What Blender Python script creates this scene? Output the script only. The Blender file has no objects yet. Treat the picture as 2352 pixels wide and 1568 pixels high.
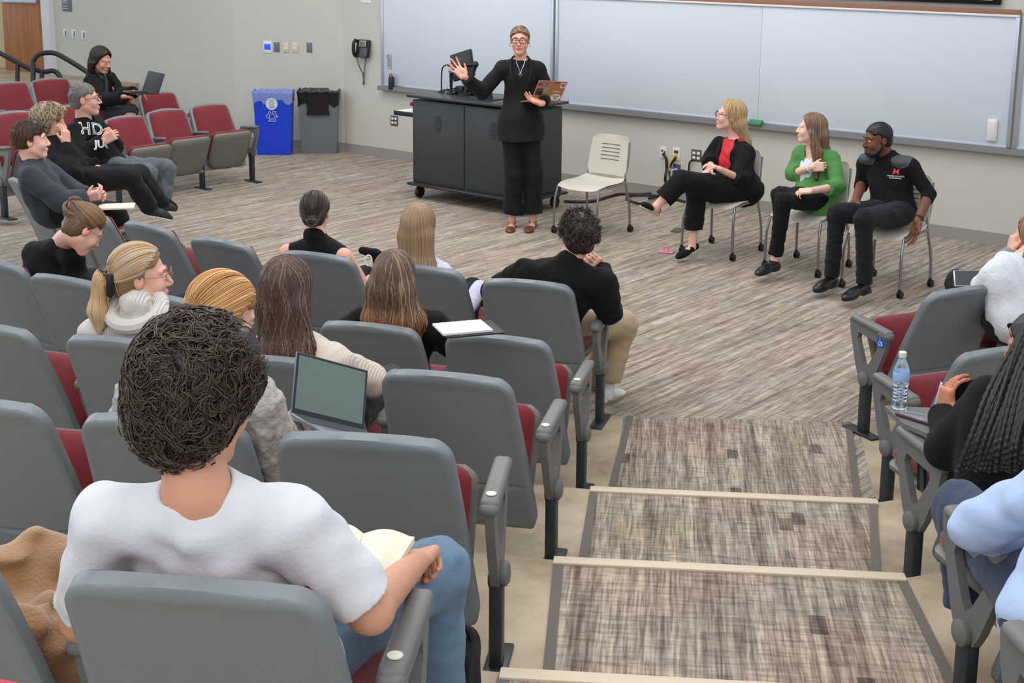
import bpy, bmesh, math, random
import numpy as np
from mathutils import Matrix, Vector
random.seed(7)
RNG = np.random.default_rng(7)
SC = bpy.context.scene
COL = SC.collection
R_ = math.radians

# ------------------------------------------------------------------ camera
F_PX, PITCH, ROLL, YAW, CYP, CAMH = 3264.06, R_(12.03), R_(0.4067), R_(141.2456), 532.2, 2.648
_X = np.array([-math.cos(YAW), -math.sin(YAW), 0.0]); _Y = np.array([-_X[1], _X[0], 0.0])
_W = np.array([_X, _Y, [0, 0, 1.0]])
_fw = np.array([0, math.cos(PITCH), -math.sin(PITCH)]); _ri = np.array([1.0, 0, 0]); _up = np.cross(_ri, _fw)
CAM = np.array([math.cos(ROLL)*_ri + math.sin(ROLL)*_up, -math.sin(ROLL)*_ri + math.cos(ROLL)*_up, _fw]) @ _W.T
cam_d = bpy.data.cameras.new('camera'); cam = bpy.data.objects.new('camera', cam_d); COL.objects.link(cam)
cam.matrix_world = Matrix([[CAM[0][i], CAM[1][i], -CAM[2][i], (0, 0, CAMH)[i]] for i in range(3)] + [[0, 0, 0, 1]])
cam_d.sensor_width = 36.0; cam_d.lens = 36.0*F_PX/2352
cam_d.shift_y = -(784 - CYP)/2352.0
cam_d.clip_start = 0.05; cam_d.clip_end = 100
SC.camera = cam
# ------------------------------------------------------------------ light
w = bpy.data.worlds.new('world'); SC.world = w; w.use_nodes = True
w.node_tree.nodes['Background'].inputs[0].default_value = (0.80, 0.88, 1.0, 1)
w.node_tree.nodes['Background'].inputs[1].default_value = 0.95
def area(name, loc, size, power, col, rot=(0, 0, 0)):
    l = bpy.data.lights.new(name, 'AREA'); l.shape = 'RECTANGLE'; l.size, l.size_y = size; l.energy = power; l.color = col
    o = bpy.data.objects.new(name, l); COL.objects.link(o); o.location = loc; o.rotation_euler = rot
area('ceiling_lamps_stage', (-8.0, 8.6, 5.2), (8, 3.0), 235, (1.0, 0.95, 0.88))
area('ceiling_lamps_seats', (-3.5, 3.0, 5.6), (6, 4), 150, (1.0, 0.93, 0.85))
area('rear_fill_light', (0.5, -2.5, 5.0), (6, 3), 150, (1.0, 0.96, 0.90), (R_(38), 0, R_(38)))  # fill light added behind the camera to brighten surfaces that face it
area('window_daylight', (-15.5, 3.5, 3.6), (5, 3), 150, (0.82, 0.91, 1.0), (0, R_(-68), 0))
SC.view_settings.view_transform = 'Standard'; SC.view_settings.look = 'None'
SC.view_settings.gamma = 1; SC.view_settings.exposure = 0.07; SC.view_settings.use_curve_mapping = False

# ------------------------------------------------------------------ surveying helpers (pixel of the 2352x1568 photo -> point of the room)
def ray(u, v): return np.array([(u-1176)/F_PX, -(v-CYP)/F_PX, 1.0]) @ CAM
O = np.array([0, 0, CAMH])
def atz(u, v, z=0.0): d = ray(u, v); return d*((z-CAMH)/d[2]) + O
def aty(u, v, y): d = ray(u, v); return d*(y/d[1]) + O
def dep(u, v, t): return ray(u, v)*t + O
def proj(p):
    q = CAM @ (np.array(p, float)-O); return 1176+F_PX*q[0]/q[2], CYP-F_PX*q[1]/q[2], q[2]
def rz(a): c, s = math.cos(a), math.sin(a); return np.array([[c, -s, 0], [s, c, 0], [0, 0, 1.0]])
def unit(v): v = np.array(v, float); return v/max(np.linalg.norm(v), 1e-9)

# ------------------------------------------------------------------ materials
def lin(r, g, b): 
    f = lambda c: ((c/255+0.055)/1.055)**2.4 if c > 10 else c/255/12.92
    return (f(r), f(g), f(b), 1)
MATS = {}
def mat(name, rgb, rough=0.6, metal=0.0, spec=0.5, bump=None, mottled=None, attr=False, sheen=0, trans=0, emit=None, sss=0, alpha=None):
    if name in MATS: return MATS[name]
    m = bpy.data.materials.new(name); m.use_nodes = True; nt = m.node_tree; b = nt.nodes['Principled BSDF']
    b.inputs['Base Color'].default_value = lin(*rgb); b.inputs['Roughness'].default_value = rough
    b.inputs['Metallic'].default_value = metal; b.inputs['Specular IOR Level'].default_value = spec
    b.inputs['Sheen Weight'].default_value = sheen; b.inputs['Transmission Weight'].default_value = trans
    if sss: b.inputs['Subsurface Weight'].default_value = sss; b.inputs['Subsurface Radius'].default_value = (0.02, 0.008, 0.004); b.inputs['Subsurface Scale'].default_value = 0.5
    if emit: b.inputs['Emission Color'].default_value = lin(*emit[0]); b.inputs['Emission Strength'].default_value = emit[1]
    src = None
    if attr:
        a = nt.nodes.new('ShaderNodeAttribute'); a.attribute_name = 'Col'; src = a.outputs['Color']
        nt.links.new(src, b.inputs['Base Color'])
    tc = nt.nodes.new('ShaderNodeTexCoord')
    if mottled:   # (scale, amount)
        n = nt.nodes.new('ShaderNodeTexNoise'); n.inputs['Scale'].default_value = mottled[0]; n.inputs['Detail'].default_value = 5
        nt.links.new(tc.outputs['Object'], n.inputs['Vector'])
        mx = nt.nodes.new('ShaderNodeMix'); mx.data_type = 'RGBA'; mx.blend_type = 'MULTIPLY'; mx.inputs[0].default_value = 1
        rp = nt.nodes.new('ShaderNodeMapRange'); rp.inputs[1].default_value = 0.3; rp.inputs[2].default_value = 0.7
        rp.inputs[3].default_value = 1-mottled[1]; rp.inputs[4].default_value = 1+mottled[1]*0.5
        nt.links.new(n.outputs['Fac'], rp.inputs[0]); nt.links.new(rp.outputs[0], mx.inputs[7])
        if src: nt.links.new(src, mx.inputs[6])
        else: mx.inputs[6].default_value = lin(*rgb)
        nt.links.new(mx.outputs[2], b.inputs['Base Color'])
    if bump:      # (kind, scale, strength)
        if bump[0] == 'noise':
            t = nt.nodes.new('ShaderNodeTexNoise'); t.inputs['Scale'].default_value = bump[1]; t.inputs['Detail'].default_value = 4
        else:
            t = nt.nodes.new('ShaderNodeTexWave'); t.inputs['Scale'].default_value = bump[1]; t.inputs['Distortion'].default_value = 1.5
            t.bands_direction = bump[0]
        nt.links.new(tc.outputs['Object'], t.inputs['Vector'])
        bp = nt.nodes.new('ShaderNodeBump'); bp.inputs['Strength'].default_value = bump[2]; bp.inputs['Distance'].default_value = 0.01
        nt.links.new(t.outputs['Fac'], bp.inputs['Height']); nt.links.new(bp.outputs[0], b.inputs['Normal'])
    MATS[name] = m; return m

def nodes_mat(name, build):
    if name in MATS: return MATS[name]
    m = bpy.data.materials.new(name); m.use_nodes = True
    build(m.node_tree, m.node_tree.nodes['Principled BSDF']); MATS[name] = m; return m
def _map(nt, rot, scale):
    tc = nt.nodes.new('ShaderNodeTexCoord'); mp = nt.nodes.new('ShaderNodeMapping')
    r0 = nt.nodes.new('ShaderNodeMapping'); r0.inputs['Rotation'].default_value = (0, 0, rot)
    nt.links.new(tc.outputs['Object'], r0.inputs[0]); nt.links.new(r0.outputs[0], mp.inputs[0]); mp.inputs['Scale'].default_value = scale
    return mp.outputs[0]
def _noise(nt, vec, scale=1, detail=2, rough=0.5):
    n = nt.nodes.new('ShaderNodeTexNoise'); n.inputs['Scale'].default_value = scale; n.inputs['Detail'].default_value = detail
    n.inputs['Roughness'].default_value = rough; nt.links.new(vec, n.inputs['Vector']); return n.outputs['Fac']
def _ramp(nt, fac, stops):
    r = nt.nodes.new('ShaderNodeValToRGB'); e = r.color_ramp.elements
    while len(e) < len(stops): e.new(0.5)
    for k, (p, c) in enumerate(stops): e[k].position = p; e[k].color = lin(*c)
    nt.links.new(fac, r.inputs[0]); return r.outputs[0]
def _mixc(nt, a, b_, fac, mode='MIX'):
    m = nt.nodes.new('ShaderNodeMix'); m.data_type = 'RGBA'; m.blend_type = mode
    if isinstance(fac, float): m.inputs[0].default_value = fac
    else: nt.links.new(fac, m.inputs[0])
    nt.links.new(a, m.inputs[6])
    if isinstance(b_, tuple): m.inputs[7].default_value = lin(*b_)
    else: nt.links.new(b_, m.inputs[7])
    return m.outputs[2]
def carpet(rot, plaid):
    def build(nt, b):
        b.inputs['Roughness'].default_value = 0.95; b.inputs['Specular IOR Level'].default_value = 0.12
        V = lambda *s: _map(nt, -rot, s)
        st = _noise(nt, V(26, 0.8, 1), 1, 4, 0.7)
        col = _ramp(nt, st, [(0.34, (112, 103, 96)), (0.46, (140, 131, 122)), (0.56, (158, 149, 139)), (0.68, (172, 164, 153))])
        f2 = _ramp(nt, _noise(nt, V(120, 6, 1), 1, 2), [(0.36, (178, 172, 168)), (0.5, (232, 230, 226)), (0.62, (255, 252, 248))])
        col = _mixc(nt, col, f2, 0.8, 'MULTIPLY')
        tint = _ramp(nt, _noise(nt, V(1.3, 1.3, 1), 1, 1), [(0.40, (240, 236, 224)), (0.5, (244, 244, 244)), (0.60, (248, 236, 230))])
        col = _mixc(nt, col, tint, 0.8, 'MULTIPLY')
        thr = _noise(nt, V(9, 60, 1), 1, 2)      # short cross threads
        c2 = _ramp(nt, thr, [(0.36, (168, 160, 152)), (0.5, (235, 232, 226)), (0.65, (255, 255, 250))])
        col = _mixc(nt, col, c2, 0.5 if plaid else 0.35, 'MULTIPLY')
        br = nt.nodes.new('ShaderNodeTexBrick'); nt.links.new(_map(nt, -rot + math.pi/2, (1, 1, 1)), br.inputs['Vector'])
        br.inputs['Scale'].default_value = 1; br.inputs['Brick Width'].default_value = 0.30; br.inputs['Row Height'].default_value = 0.038
        br.inputs['Mortar Size'].default_value = 0.0; a_ = (0.80, 0.79, 0.78, 1) if plaid else (0.86, 0.85, 0.84, 1)
        br.inputs['Color1'].default_value = a_; br.inputs['Color2'].default_value = (1.10, 1.09, 1.07, 1)
        col = _mixc(nt, col, br.outputs['Color'], 0.9, 'MULTIPLY')
        if plaid:
            b2 = nt.nodes.new('ShaderNodeTexBrick'); nt.links.new(V(1, 1, 1), b2.inputs['Vector'])
            b2.inputs['Scale'].default_value = 1; b2.inputs['Brick Width'].default_value = 0.09; b2.inputs['Row Height'].default_value = 0.011
            b2.inputs['Mortar Size'].default_value = 0.0; b2.inputs['Color1'].default_value = (0.74, 0.73, 0.72, 1); b2.inputs['Color2'].default_value = (1.12, 1.1, 1.08, 1)
            col = _mixc(nt, col, b2.outputs['Color'], 0.35, 'MULTIPLY')
            b3 = nt.nodes.new('ShaderNodeTexBrick'); nt.links.new(_map(nt, -rot + math.pi/2, (1, 1, 1)), b3.inputs['Vector'])
            b3.inputs['Scale'].default_value = 1; b3.inputs['Brick Width'].default_value = 0.13; b3.inputs['Row Height'].default_value = 0.055; b3.inputs['Mortar Size'].default_value = 0.0
            b3.inputs['Color1'].default_value = (0, 0, 0, 1); b3.inputs['Color2'].default_value = (1, 1, 1, 1)
            c3 = _ramp(nt, b3.outputs['Color'], [(0.006, (160, 154, 158)), (0.025, (246, 244, 242)), (0.93, (250, 250, 250)), (0.98, (255, 254, 248))])
            col = _mixc(nt, col, c3, 0.9, 'MULTIPLY')
        hs = nt.nodes.new('ShaderNodeHueSaturation'); hs.inputs['Value'].default_value = 1.66 if plaid else 1.55; hs.inputs['Saturation'].default_value = 0.9
        nt.links.new(col, hs.inputs['Color']); nt.links.new(hs.outputs[0], b.inputs['Base Color'])
    return nodes_mat('carpet_%d' % plaid, build)
def concrete():
    def build(nt, b):
        b.inputs['Roughness'].default_value = 0.45
        n = _noise(nt, _map(nt, 0, (1, 1, 1)), 2.2, 8, 0.65)
        col = _ramp(nt, n, [(0.3, (128, 110, 88)), (0.5, (168, 150, 124)), (0.7, (190, 175, 150))])
        nt.links.new(col, b.inputs['Base Color'])
    return nodes_mat('concrete', build)
def wood(name, c1, c2, rot=0.0):
    def build(nt, b):
        b.inputs['Roughness'].default_value = 0.35
        n = _noise(nt, _map(nt, rot, (20, 20, 1.2)), 1, 5, 0.6)
        nt.links.new(_ramp(nt, n, [(0.3, c1), (0.7, c2)]), b.inputs['Base Color'])
    return nodes_mat(name, build)

# ------------------------------------------------------------------ objects
def tag(o, label=None, cat=None, group=None, kind=None):
    if label: o['label'] = label
    if cat: o['category'] = cat
    if group: o['group'] = group
    if kind: o['kind'] = kind
    return o
def thing(name, label, cat, loc=(0, 0, 0), rotz=0.0, group=None):
    o = bpy.data.objects.new(name, None); COL.objects.link(o); o.empty_display_size = 0.1
    o.location = tuple(loc); o.rotation_euler = (0, 0, rotz)
    return tag(o, label, cat, group)
def mesh_obj(name, V, Fs, m, parent=None, smooth=True, sharp=35, cols=None, world=False):
    me = bpy.data.meshes.new(name)
    V = np.asarray(V, dtype=np.float32)
    if isinstance(Fs, np.ndarray):
        n, k = Fs.shape
        me.vertices.add(len(V)); me.vertices.foreach_set('co', V.ravel())
        me.loops.add(n*k); me.loops.foreach_set('vertex_index', Fs.ravel().astype(np.int32))
        me.polygons.add(n); me.polygons.foreach_set('loop_start', np.arange(0, n*k, k, dtype=np.int32))
        me.polygons.foreach_set('loop_total', np.full(n, k, dtype=np.int32)); me.update(calc_edges=True); me.validate()
    else:
        me.from_pydata(V.tolist(), [], Fs); me.update()
    if cols is not None:
        a = me.color_attributes.new('Col', 'FLOAT_COLOR', 'POINT')
        c = np.ones((len(V), 4), np.float32); c[:, :3] = cols; a.data.foreach_set('color', c.ravel())
    for mm in (m if isinstance(m, (list, tuple)) else [m]): me.materials.append(mm)
    if smooth:
        me.polygons.foreach_set('use_smooth', np.ones(len(me.polygons), bool))
        if sharp: me.set_sharp_from_angle(angle=R_(sharp))
    o = bpy.data.objects.new(name, me); COL.objects.link(o)
    if parent is not None:
        o.parent = parent
        if world:   # vertices were given in world space
            bpy.context.view_layer.update() if False else None
            M = Matrix.LocRotScale(parent.location, parent.rotation_euler, parent.scale)
            if parent.parent is not None:
                q = parent.parent; M = Matrix.LocRotScale(q.location, q.rotation_euler, q.scale) @ M
            me.transform(M.inverted())
    return o

class MB:
    """collects shapes, built as one mesh"""
    def __init__(s): s.V = []; s.F = []
    def add(s, V, F, M=None, off=(0, 0, 0)):
        V = np.asarray(V, float)
        if M is not None: V = V @ np.asarray(M).T
        V = V + np.asarray(off, float); b = len(s.V)
        s.V += V.tolist(); s.F += [[i+b for i in f] for f in F]; return s
    def box(s, c, size, bev=0.0, M=None, seg=2):
        bm = bmesh.new(); bmesh.ops.create_cube(bm, size=1)
        for v in bm.verts: v.co = Vector((v.co.x*size[0], v.co.y*size[1], v.co.z*size[2]))
        if bev > 0: bmesh.ops.bevel(bm, geom=bm.edges[:], offset=min(bev, min(size)*0.49), segments=seg, profile=0.5, affect='EDGES')
        bm.verts.ensure_lookup_table(); bm.verts.index_update()
        V = [tuple(v.co) for v in bm.verts]; F = [[v.index for v in f.verts] for f in bm.faces]; bm.free()
        return s.add(V, F, M, c)
    def tube(s, pts, r, n=10, caps=True, closed=False):
        P = np.array(pts, float); m = len(P); rr = np.broadcast_to(np.array(r, float), (m,))
        T = np.gradient(P, axis=0) if not closed else (np.roll(P, -1, 0)-np.roll(P, 1, 0))
        T /= np.maximum(np.linalg.norm(T, axis=1, keepdims=True), 1e-9)
        a = np.array([0, 0, 1.0]) if abs(T[0][2]) < 0.9 else np.array([1.0, 0, 0]); N = unit(np.cross(T[0], a)); V = []
        for i in range(m):
            N = unit(N - T[i]*np.dot(N, T[i])); B = np.cross(T[i], N)
            for k in range(n):
                t = 2*math.pi*k/n; V.append(P[i] + rr[i]*(math.cos(t)*N + math.sin(t)*B))
        F = []
        for i in range(m if closed else m-1):
            j = (i+1) % m
            for k in range(n): F.append([i*n+k, i*n+(k+1) % n, j*n+(k+1) % n, j*n+k])
        if caps and not closed: F.append(list(range(n))[::-1]); F.append([(m-1)*n+k for k in range(n)])
        return s.add(V, F)
    def lathe(s, prof, c=(0, 0, 0), n=24, M=None):
        V = []; F = []
        for r, z in prof:
            for k in range(n): t = 2*math.pi*k/n; V.append((r*math.cos(t), r*math.sin(t), z))
        for i in range(len(prof)-1):
            for k in range(n): F.append([i*n+k, i*n+(k+1) % n, (i+1)*n+(k+1) % n, (i+1)*n+k])
        F.append(list(range(n))[::-1]); F.append([(len(prof)-1)*n+k for k in range(n)])
        return s.add(V, F, M, c)
    def prism(s, poly, h0, h1, M=None, off=(0, 0, 0)):
        n = len(poly); V = [(x, y, h0) for x, y in poly]+[(x, y, h1) for x, y in poly]
        F = [list(range(n))[::-1], list(range(n, 2*n))]+[[i, (i+1) % n, n+(i+1) % n, n+i] for i in range(n)]
        return s.add(V, F, M, off)
    def quad(s, pts): b = len(s.V); s.V += [list(map(float, p)) for p in pts]; s.F.append([b+i for i in range(len(pts))]); return s
    def sphere(s, c, r, n=14, M=None):
        pr = [(max(math.sin(math.pi*i/n), 1e-3), -math.cos(math.pi*i/n)) for i in range(n+1)]
        V = []; r = np.broadcast_to(np.array(r, float), (3,)); m2 = 2*n
        V = [(a*math.cos(2*math.pi*k/m2)*r[0], a*math.sin(2*math.pi*k/m2)*r[1], z*r[2]) for a, z in pr for k in range(m2)]
        F = [[i*m2+k, i*m2+(k+1) % m2, (i+1)*m2+(k+1) % m2, (i+1)*m2+k] for i in range(n) for k in range(m2)]
        return s.add(V, F, M, c)
    def build(s, name, m, parent=None, **k): return mesh_obj(name, s.V, s.F, m, parent, **k)
def dup(root, loc, rotz, label=None, group=None, scale=None):
    r = root.copy(); COL.objects.link(r); r.location = tuple(loc); r.rotation_euler = (0, 0, rotz)
    if scale: r.scale = (scale,)*3
    if label: r['label'] = label
    if group: r['group'] = group
    for ch in list(root.children):
        c = ch.copy(); COL.objects.link(c); c.parent = r
        for g in list(ch.children):
            d = g.copy(); COL.objects.link(d); d.parent = c
    return r
def rx_(a): c, s = math.cos(a), math.sin(a); return np.array([[1, 0, 0], [0, c, -s], [0, s, c]])
def ry_(a): c, s = math.cos(a), math.sin(a); return np.array([[c, 0, s], [0, 1, 0], [-s, 0, c]])
def frame(fwd, up=(0, 0, 1)):
    """columns: right, forward, up"""
    f = unit(fwd); r = unit(np.cross(f, up)); u = np.cross(r, f); return np.array([r, f, u]).T
def smoothpath(P, n=8):
    P = np.array(P, float); m = len(P); out = []
    for i in range(m-1):
        p0, p1, p2, p3 = P[max(i-1, 0)], P[i], P[i+1], P[min(i+2, m-1)]
        for t in np.linspace(0, 1, n, endpoint=False):
            out.append(0.5*((2*p1)+(-p0+p2)*t+(2*p0-5*p1+4*p2-p3)*t*t+(-p0+3*p1-3*p2+p3)*t**3))
    return np.array(out+[P[-1]])
def text_geo(txt, size, bold=False):
    cu = bpy.data.curves.new('t', 'FONT'); cu.body = txt; cu.size = size; cu.align_x = 'CENTER'; cu.align_y = 'CENTER'; cu.extrude = 0.0006; cu.offset = 0.012*size if bold else 0; cu.resolution_u = 3
    o = bpy.data.objects.new('t', cu); COL.objects.link(o); bpy.context.view_layer.update()
    me = o.evaluated_get(bpy.context.evaluated_depsgraph_get()).to_mesh()
    me.calc_loop_triangles(); V = [tuple(v.co) for v in me.vertices]; F = [list(p.vertices) for p in me.loop_triangles]
    bpy.data.objects.remove(o); bpy.data.curves.remove(cu); return V, F
# ================================================================== THE ROOM
NR = 0.214                                  # rise of one tier
WALL_Y = aty(1550, 456, 1)[1] and atz(1549, 456, 0)[1]
C0 = atz(790, 348); C0[1] = WALL_Y
K0 = atz(545, 331)
m_wall = mat('wall_paint', (196, 193, 183), 0.75, mottled=(1.2, 0.03))
m_wallw = mat('wall_warm', (198, 178, 140), 0.75)
m_base = mat('vinyl_base', (150, 145, 138), 0.5)
m_alu = mat('anodised_aluminium', (190, 196, 204), 0.35, 0.6)
m_board = mat('whiteboard_enamel', (202, 209, 216), 0.35, spec=0.35)
m_black = mat('black_plastic', (22, 22, 24), 0.45)
m_dark = mat('dark_steel', (58, 62, 64), 0.42, 0.2)
m_white = mat('white_plastic', (222, 222, 220), 0.4)
m_grey = mat('grey_plate', (105, 110, 115), 0.5)

TH_A = R_(32.3)                              # the aisle and its treads are turned this much against the front wall
def structure(mb, name, m, **k): o = mb.build(name, m, **k); o['kind'] = 'structure'; return o
# ground floor
structure(MB().box((-8, 6, -0.1), (26, 22, 0.2)), 'floor', carpet(0.0, False), smooth=False)
N1a, N1b = atz(1356, 1123, NR), atz(2014, 1152, NR)
N2a, N2b = atz(1272, 1285, 2*NR), atz(2077, 1325, 2*NR)
N3a = atz(1150, 1543, 3*NR); AD = unit((N1b-N1a)*[1, 1, 0]); AN = np.array([-AD[1], AD[0], 0]); N3b = N3a + AD*1.42
# tiers: front edge runs in front of the centre block, across the aisle, and turns with the right hand block
CA, SA = math.cos(R_(24)), math.sin(R_(24))
def tier(k, a, b, name):
    z = k*NR
    l1 = a - AD*0.02
    L = [l1 - 2.2*np.array([math.cos(R_(27)), math.sin(R_(27)), 0]), ]
    L.append(L[0] - 2.4*np.array([math.cos(R_(14)), math.sin(R_(14)), 0])); L.append(L[1] - 4.0*np.array([math.cos(R_(-6)), math.sin(R_(-6)), 0]))
    Rr = [b + AD*0.02, b + AD*0.02 + 3.2*np.array([math.cos(R_(60)), math.sin(R_(60)), 0])]
    poly = L[::-1] + [l1] + Rr + [np.array([6, 8, 0]), np.array([6, -6, 0]), np.array([-12, -6, 0])]
    poly = [(p[0], p[1]) for p in poly][::-1]
    structure(MB().prism(poly, z-NR, z), name, concrete(), smooth=False)
    return poly
tier(1, N1a, N1b, 'floor_tier_1'); tier(2, N2a, N2b, 'floor_tier_2'); tier(3, N3a, N3b, 'floor_tier_3')
# concrete apron under the front row of the centre block
def poly_slab(name, pts, z0, z1, m): return structure(MB().prism([(p[0], p[1]) for p in pts], z0, z1), name, m, smooth=False)
F0a, F0b = atz(1440, 958), atz(1955, 972)
back0 = [N1a + AN*0.0 - AN*0.1, N1b - AN*0.1]
poly_slab('floor_apron', [F0a+AD*-.02, F0a - AD*0.05-AN*1.3, F0a - AD*1.5-AN*1.6, F0a-AD*1.9-AN*.45, F0a-AD*0.4+AN*0.0], 0, 0.004, concrete())
poly_slab('floor_apron_right', [F0b+AD*.04, N1b+AD*.04-AN*.1, N1b+AD*.9-AN*.1, N1b+AD*1.3+AN*.9, F0b+AD*1.0+AN*.75, F0b+AD*.35+AN*.12], 0, 0.004, concrete())
m_edge = mat('carpet_edge_rubber', (98, 90, 82), 0.7)
m_nose = mat('nosing', (205, 190, 165), 0.55)
def runner(z, fa, fb, ba, bb, name, edge=True):
    poly_slab(name, [ba, bb, fb, fa], z, z+0.007, carpet(TH_A, True))
    for s, (p, q) in ((1, (fa, ba)), (-1, (fb, bb))):
        poly_slab('trim_%d' % (len([o for o in SC.objects if o.name.startswith('trim_')])+1), [q, q+AD*0.035*s, p+AD*0.035*s, p][::s], z+0.0068, z+0.010, m_edge)
e = AD*0.03
runner(0, F0a, F0b, N1a+AD*.03-AN*.0, N1b-AD*.03, 'floor_aisle_carpet_1')
runner(NR, N1a, N1b, N2a+AD*.06, N2b-AD*.06, 'floor_aisle_carpet_2')
runner(2*NR, N2a, N2b, N3a+AD*.1, N3b-AD*.06, 'floor_aisle_carpet_3')
runner(3*NR, N3a, N3b, N3a-AN*1.3-AD*.1, N3b-AN*1.3+AD*.1, 'floor_aisle_carpet_4')
for k, (a, b) in enumerate(((N1a, N1b), (N2a, N2b), (N3a, N3b))):
    o = structure(MB().box((0, -0.028, 0.006), (np.linalg.norm(b-a), 0.056, 0.014), 0.004), 'trim_nosing_%d' % (k+1), m_nose)
    mid = (a+b)/2; o.location = (mid[0], mid[1], (k+1)*NR+0.004); o.rotation_euler = (0, 0, math.atan2(AD[1], AD[0]))
# walls
H = 4.2
def wall(name, p, q, m=m_wall, z0=0, z1=H, th=0.12, side=1):
    p = np.array(p[:2]); q = np.array(q[:2]); d = unit(q-p); n = np.array([-d[1], d[0]])*side
    return structure(MB().prism([tuple(p), tuple(q), tuple(q+n*th), tuple(p+n*th)][::side], z0, z1), name, m, smooth=False)
wall('wall_front', C0, (-1.5, WALL_Y))
wall('wall_front_left', K0, C0)
S3Y = K0[1]
DX1 = aty(128, 100, S3Y)[0]; DX0 = DX1 - 1.02       # the door opening
wall('wall_left', (DX1, S3Y), K0)
wall('wall_left_far', (-22, S3Y), (DX0-.1, S3Y), m_wallw)
structure(MB().box(((DX0+DX1)/2-.05, S3Y+.06, 3.5), (1.06, .12, 1.4)), 'wall_left_lintel', m_wall, smooth=False)
wall('wall_hall', (DX0-2.5, S3Y+2.2), (DX1+1.5, S3Y+2.2), m_wallw)
# door frame and door
m_frame = mat('white_door_frame', (214, 216, 218), 0.45)
structure(MB().box((DX1-.09, S3Y+.02, 1.9), (.19, .22, 3.0), .008).box((DX0-.05, S3Y+.02, 1.9), (.10, .22, 3.0), .008).box(((DX0+DX1)/2-.04, S3Y+.02, 2.85), (1.0, .22, .09), .008), 'trim_door_frame', m_frame)
m_door = wood('door_veneer', (150, 92, 52), (176, 118, 72))
DH = 0.62
door = thing('door_1', 'open brown wooden door with a silver push bar', 'door', (DX1-.21, S3Y-.03, DH), R_(190)); door['kind'] = 'structure'
MB().box((.41, .0, 1.03), (.76, .045, 2.06), .003).build('door_panel', m_door, door)
MB().box((.012, .0, 1.03), (.035, .05, 2.06), .003).build('door_edge', mat('door_edge', (70, 38, 26), .5), door)
MB().box((.40, .045, 1.0), (.68, .05, .075), .012).box((.74, .04, 1.03), (.07, .06, .13), .012).build('push_bar', m_alu, door)
MB().box((.74, .04, 1.18), (.06, .05, .1), .01).build('lock_case', m_alu, door)
MB().box((0, .03, .35), (.03, .03, .13), .004).box((0, .03, 1.78), (.03, .03, .13), .004).build('hinge', m_grey, door)
# baseboards
def base(name, p, q, side=1):
    p = np.array(p[:2]); q = np.array(q[:2]); d = unit(q-p); n = -np.array([-d[1], d[0]])*side
    structure(MB().prism([tuple(p), tuple(q), tuple(q+n*.012), tuple(p+n*.012)][::-side], 0, .105).prism([tuple(p), tuple(q), tuple(q+n*.02), tuple(p+n*.02)][::-side], 0, .012), name, m_base, smooth=False)
base('baseboard_front', C0, (-1.5, WALL_Y)); base('baseboard_front_left', K0, C0); base('baseboard_left', (DX1, S3Y), K0)
# raised walkway behind the left seating block
structure(MB().box((-16.6, 7.6, .1), (7.0, 6.7, .2), 0), 'floor_tier_left', concrete(), smooth=False)
structure(MB().box((-18.2, 9.1, .31), (5.2, 9.7, .62), 0), 'floor_landing_left', concrete(), smooth=False)

# ------------------------------------------------------------------ whiteboard on the front wall
def onwall(u, v): return aty(u, v, WALL_Y)
bl = onwall(884, 193); br = onwall(2318, 341); tr = onwall(2322, 36); dv = onwall(1277, 180)
BZ0, BZ1 = (bl[2]+br[2])/2, tr[2]; Lx = bl[0]; Dx = dv[0]; Rx = br[0]
print('board', BZ0, BZ1, Lx, Dx, Rx)
y = WALL_Y
def whiteboard(x0, x1, z0, z1, label, seams):
    t = thing('whiteboard', label, 'whiteboard', ((x0+x1)/2, y, z0)); hw = (x1-x0)/2; h = z1-z0
    mb = MB(); edges = [-hw]+[s-(x0+x1)/2 for s in seams]+[hw]
    for a, b in zip(edges, edges[1:]): mb.box(((a+b)/2, -.018, h/2), (b-a-.003, .02, h), .001)
    mb.build('writing_surface', m_board, t)
    for sx in (-hw, hw): MB().box((sx, -.02, h/2), (.035, .045, h), .004).build('side_frame', m_alu, t)
    MB().box((0, -.02, 0), (2*hw, .04, .025), .003).build('bottom_frame', m_alu, t)
    return t
wbl = whiteboard(Lx, Dx-.03, BZ0, BZ1+.02, 'whiteboard panel left of the divider behind the lectern', [])
seam = onwall(1750, 130)[0]
wbr = whiteboard(Dx+.03, Rx, BZ0, BZ1-.01, 'long whiteboard panel behind the three seated panelists', [seam])
MB().box((0, -.03, BZ1-BZ0+.03), (Rx-Dx, .02, .045), .002).build('cork_strip', mat('cork', (150, 105, 85), 0.8), wbr)
MB().box((0, -.032, BZ1-BZ0+.0), (Rx-Dx, .03, .018), .002).build('top_frame', m_white, wbr)
tray = MB()
tray.prism([(0, -.012), (-.078, -.012), (-.088, -.004), (-.088, .042), (-.078, .042), (-.072, .006), (0, .006)], Lx-.04, -2.0, M=np.array([[0, 0, 1.0], [1, 0, 0], [0, 1, 0]]), off=(0, y, BZ0-.045))
o = tray.build('marker_tray', mat('tray_alu', (138, 138, 136), .45, .3), smooth=False); tag(o, 'long aluminium marker tray under the whiteboards', 'tray')
wb3 = whiteboard(Rx+.06, Rx+1.6, BZ0, BZ1+1.2, 'whiteboard panel at the right edge of the picture', [])
scr = onwall(2302, 11)
t = thing('projection_screen', 'black lower edge of a projected screen with tiny white lettering', 'screen', (scr[0]-2.0, y, scr[2]))
MB().box((0, -.03, .7), (4.0, .03, 1.4), .003).build('screen_surface', mat('screen_black', (8, 9, 14), 0.3), t)
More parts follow.
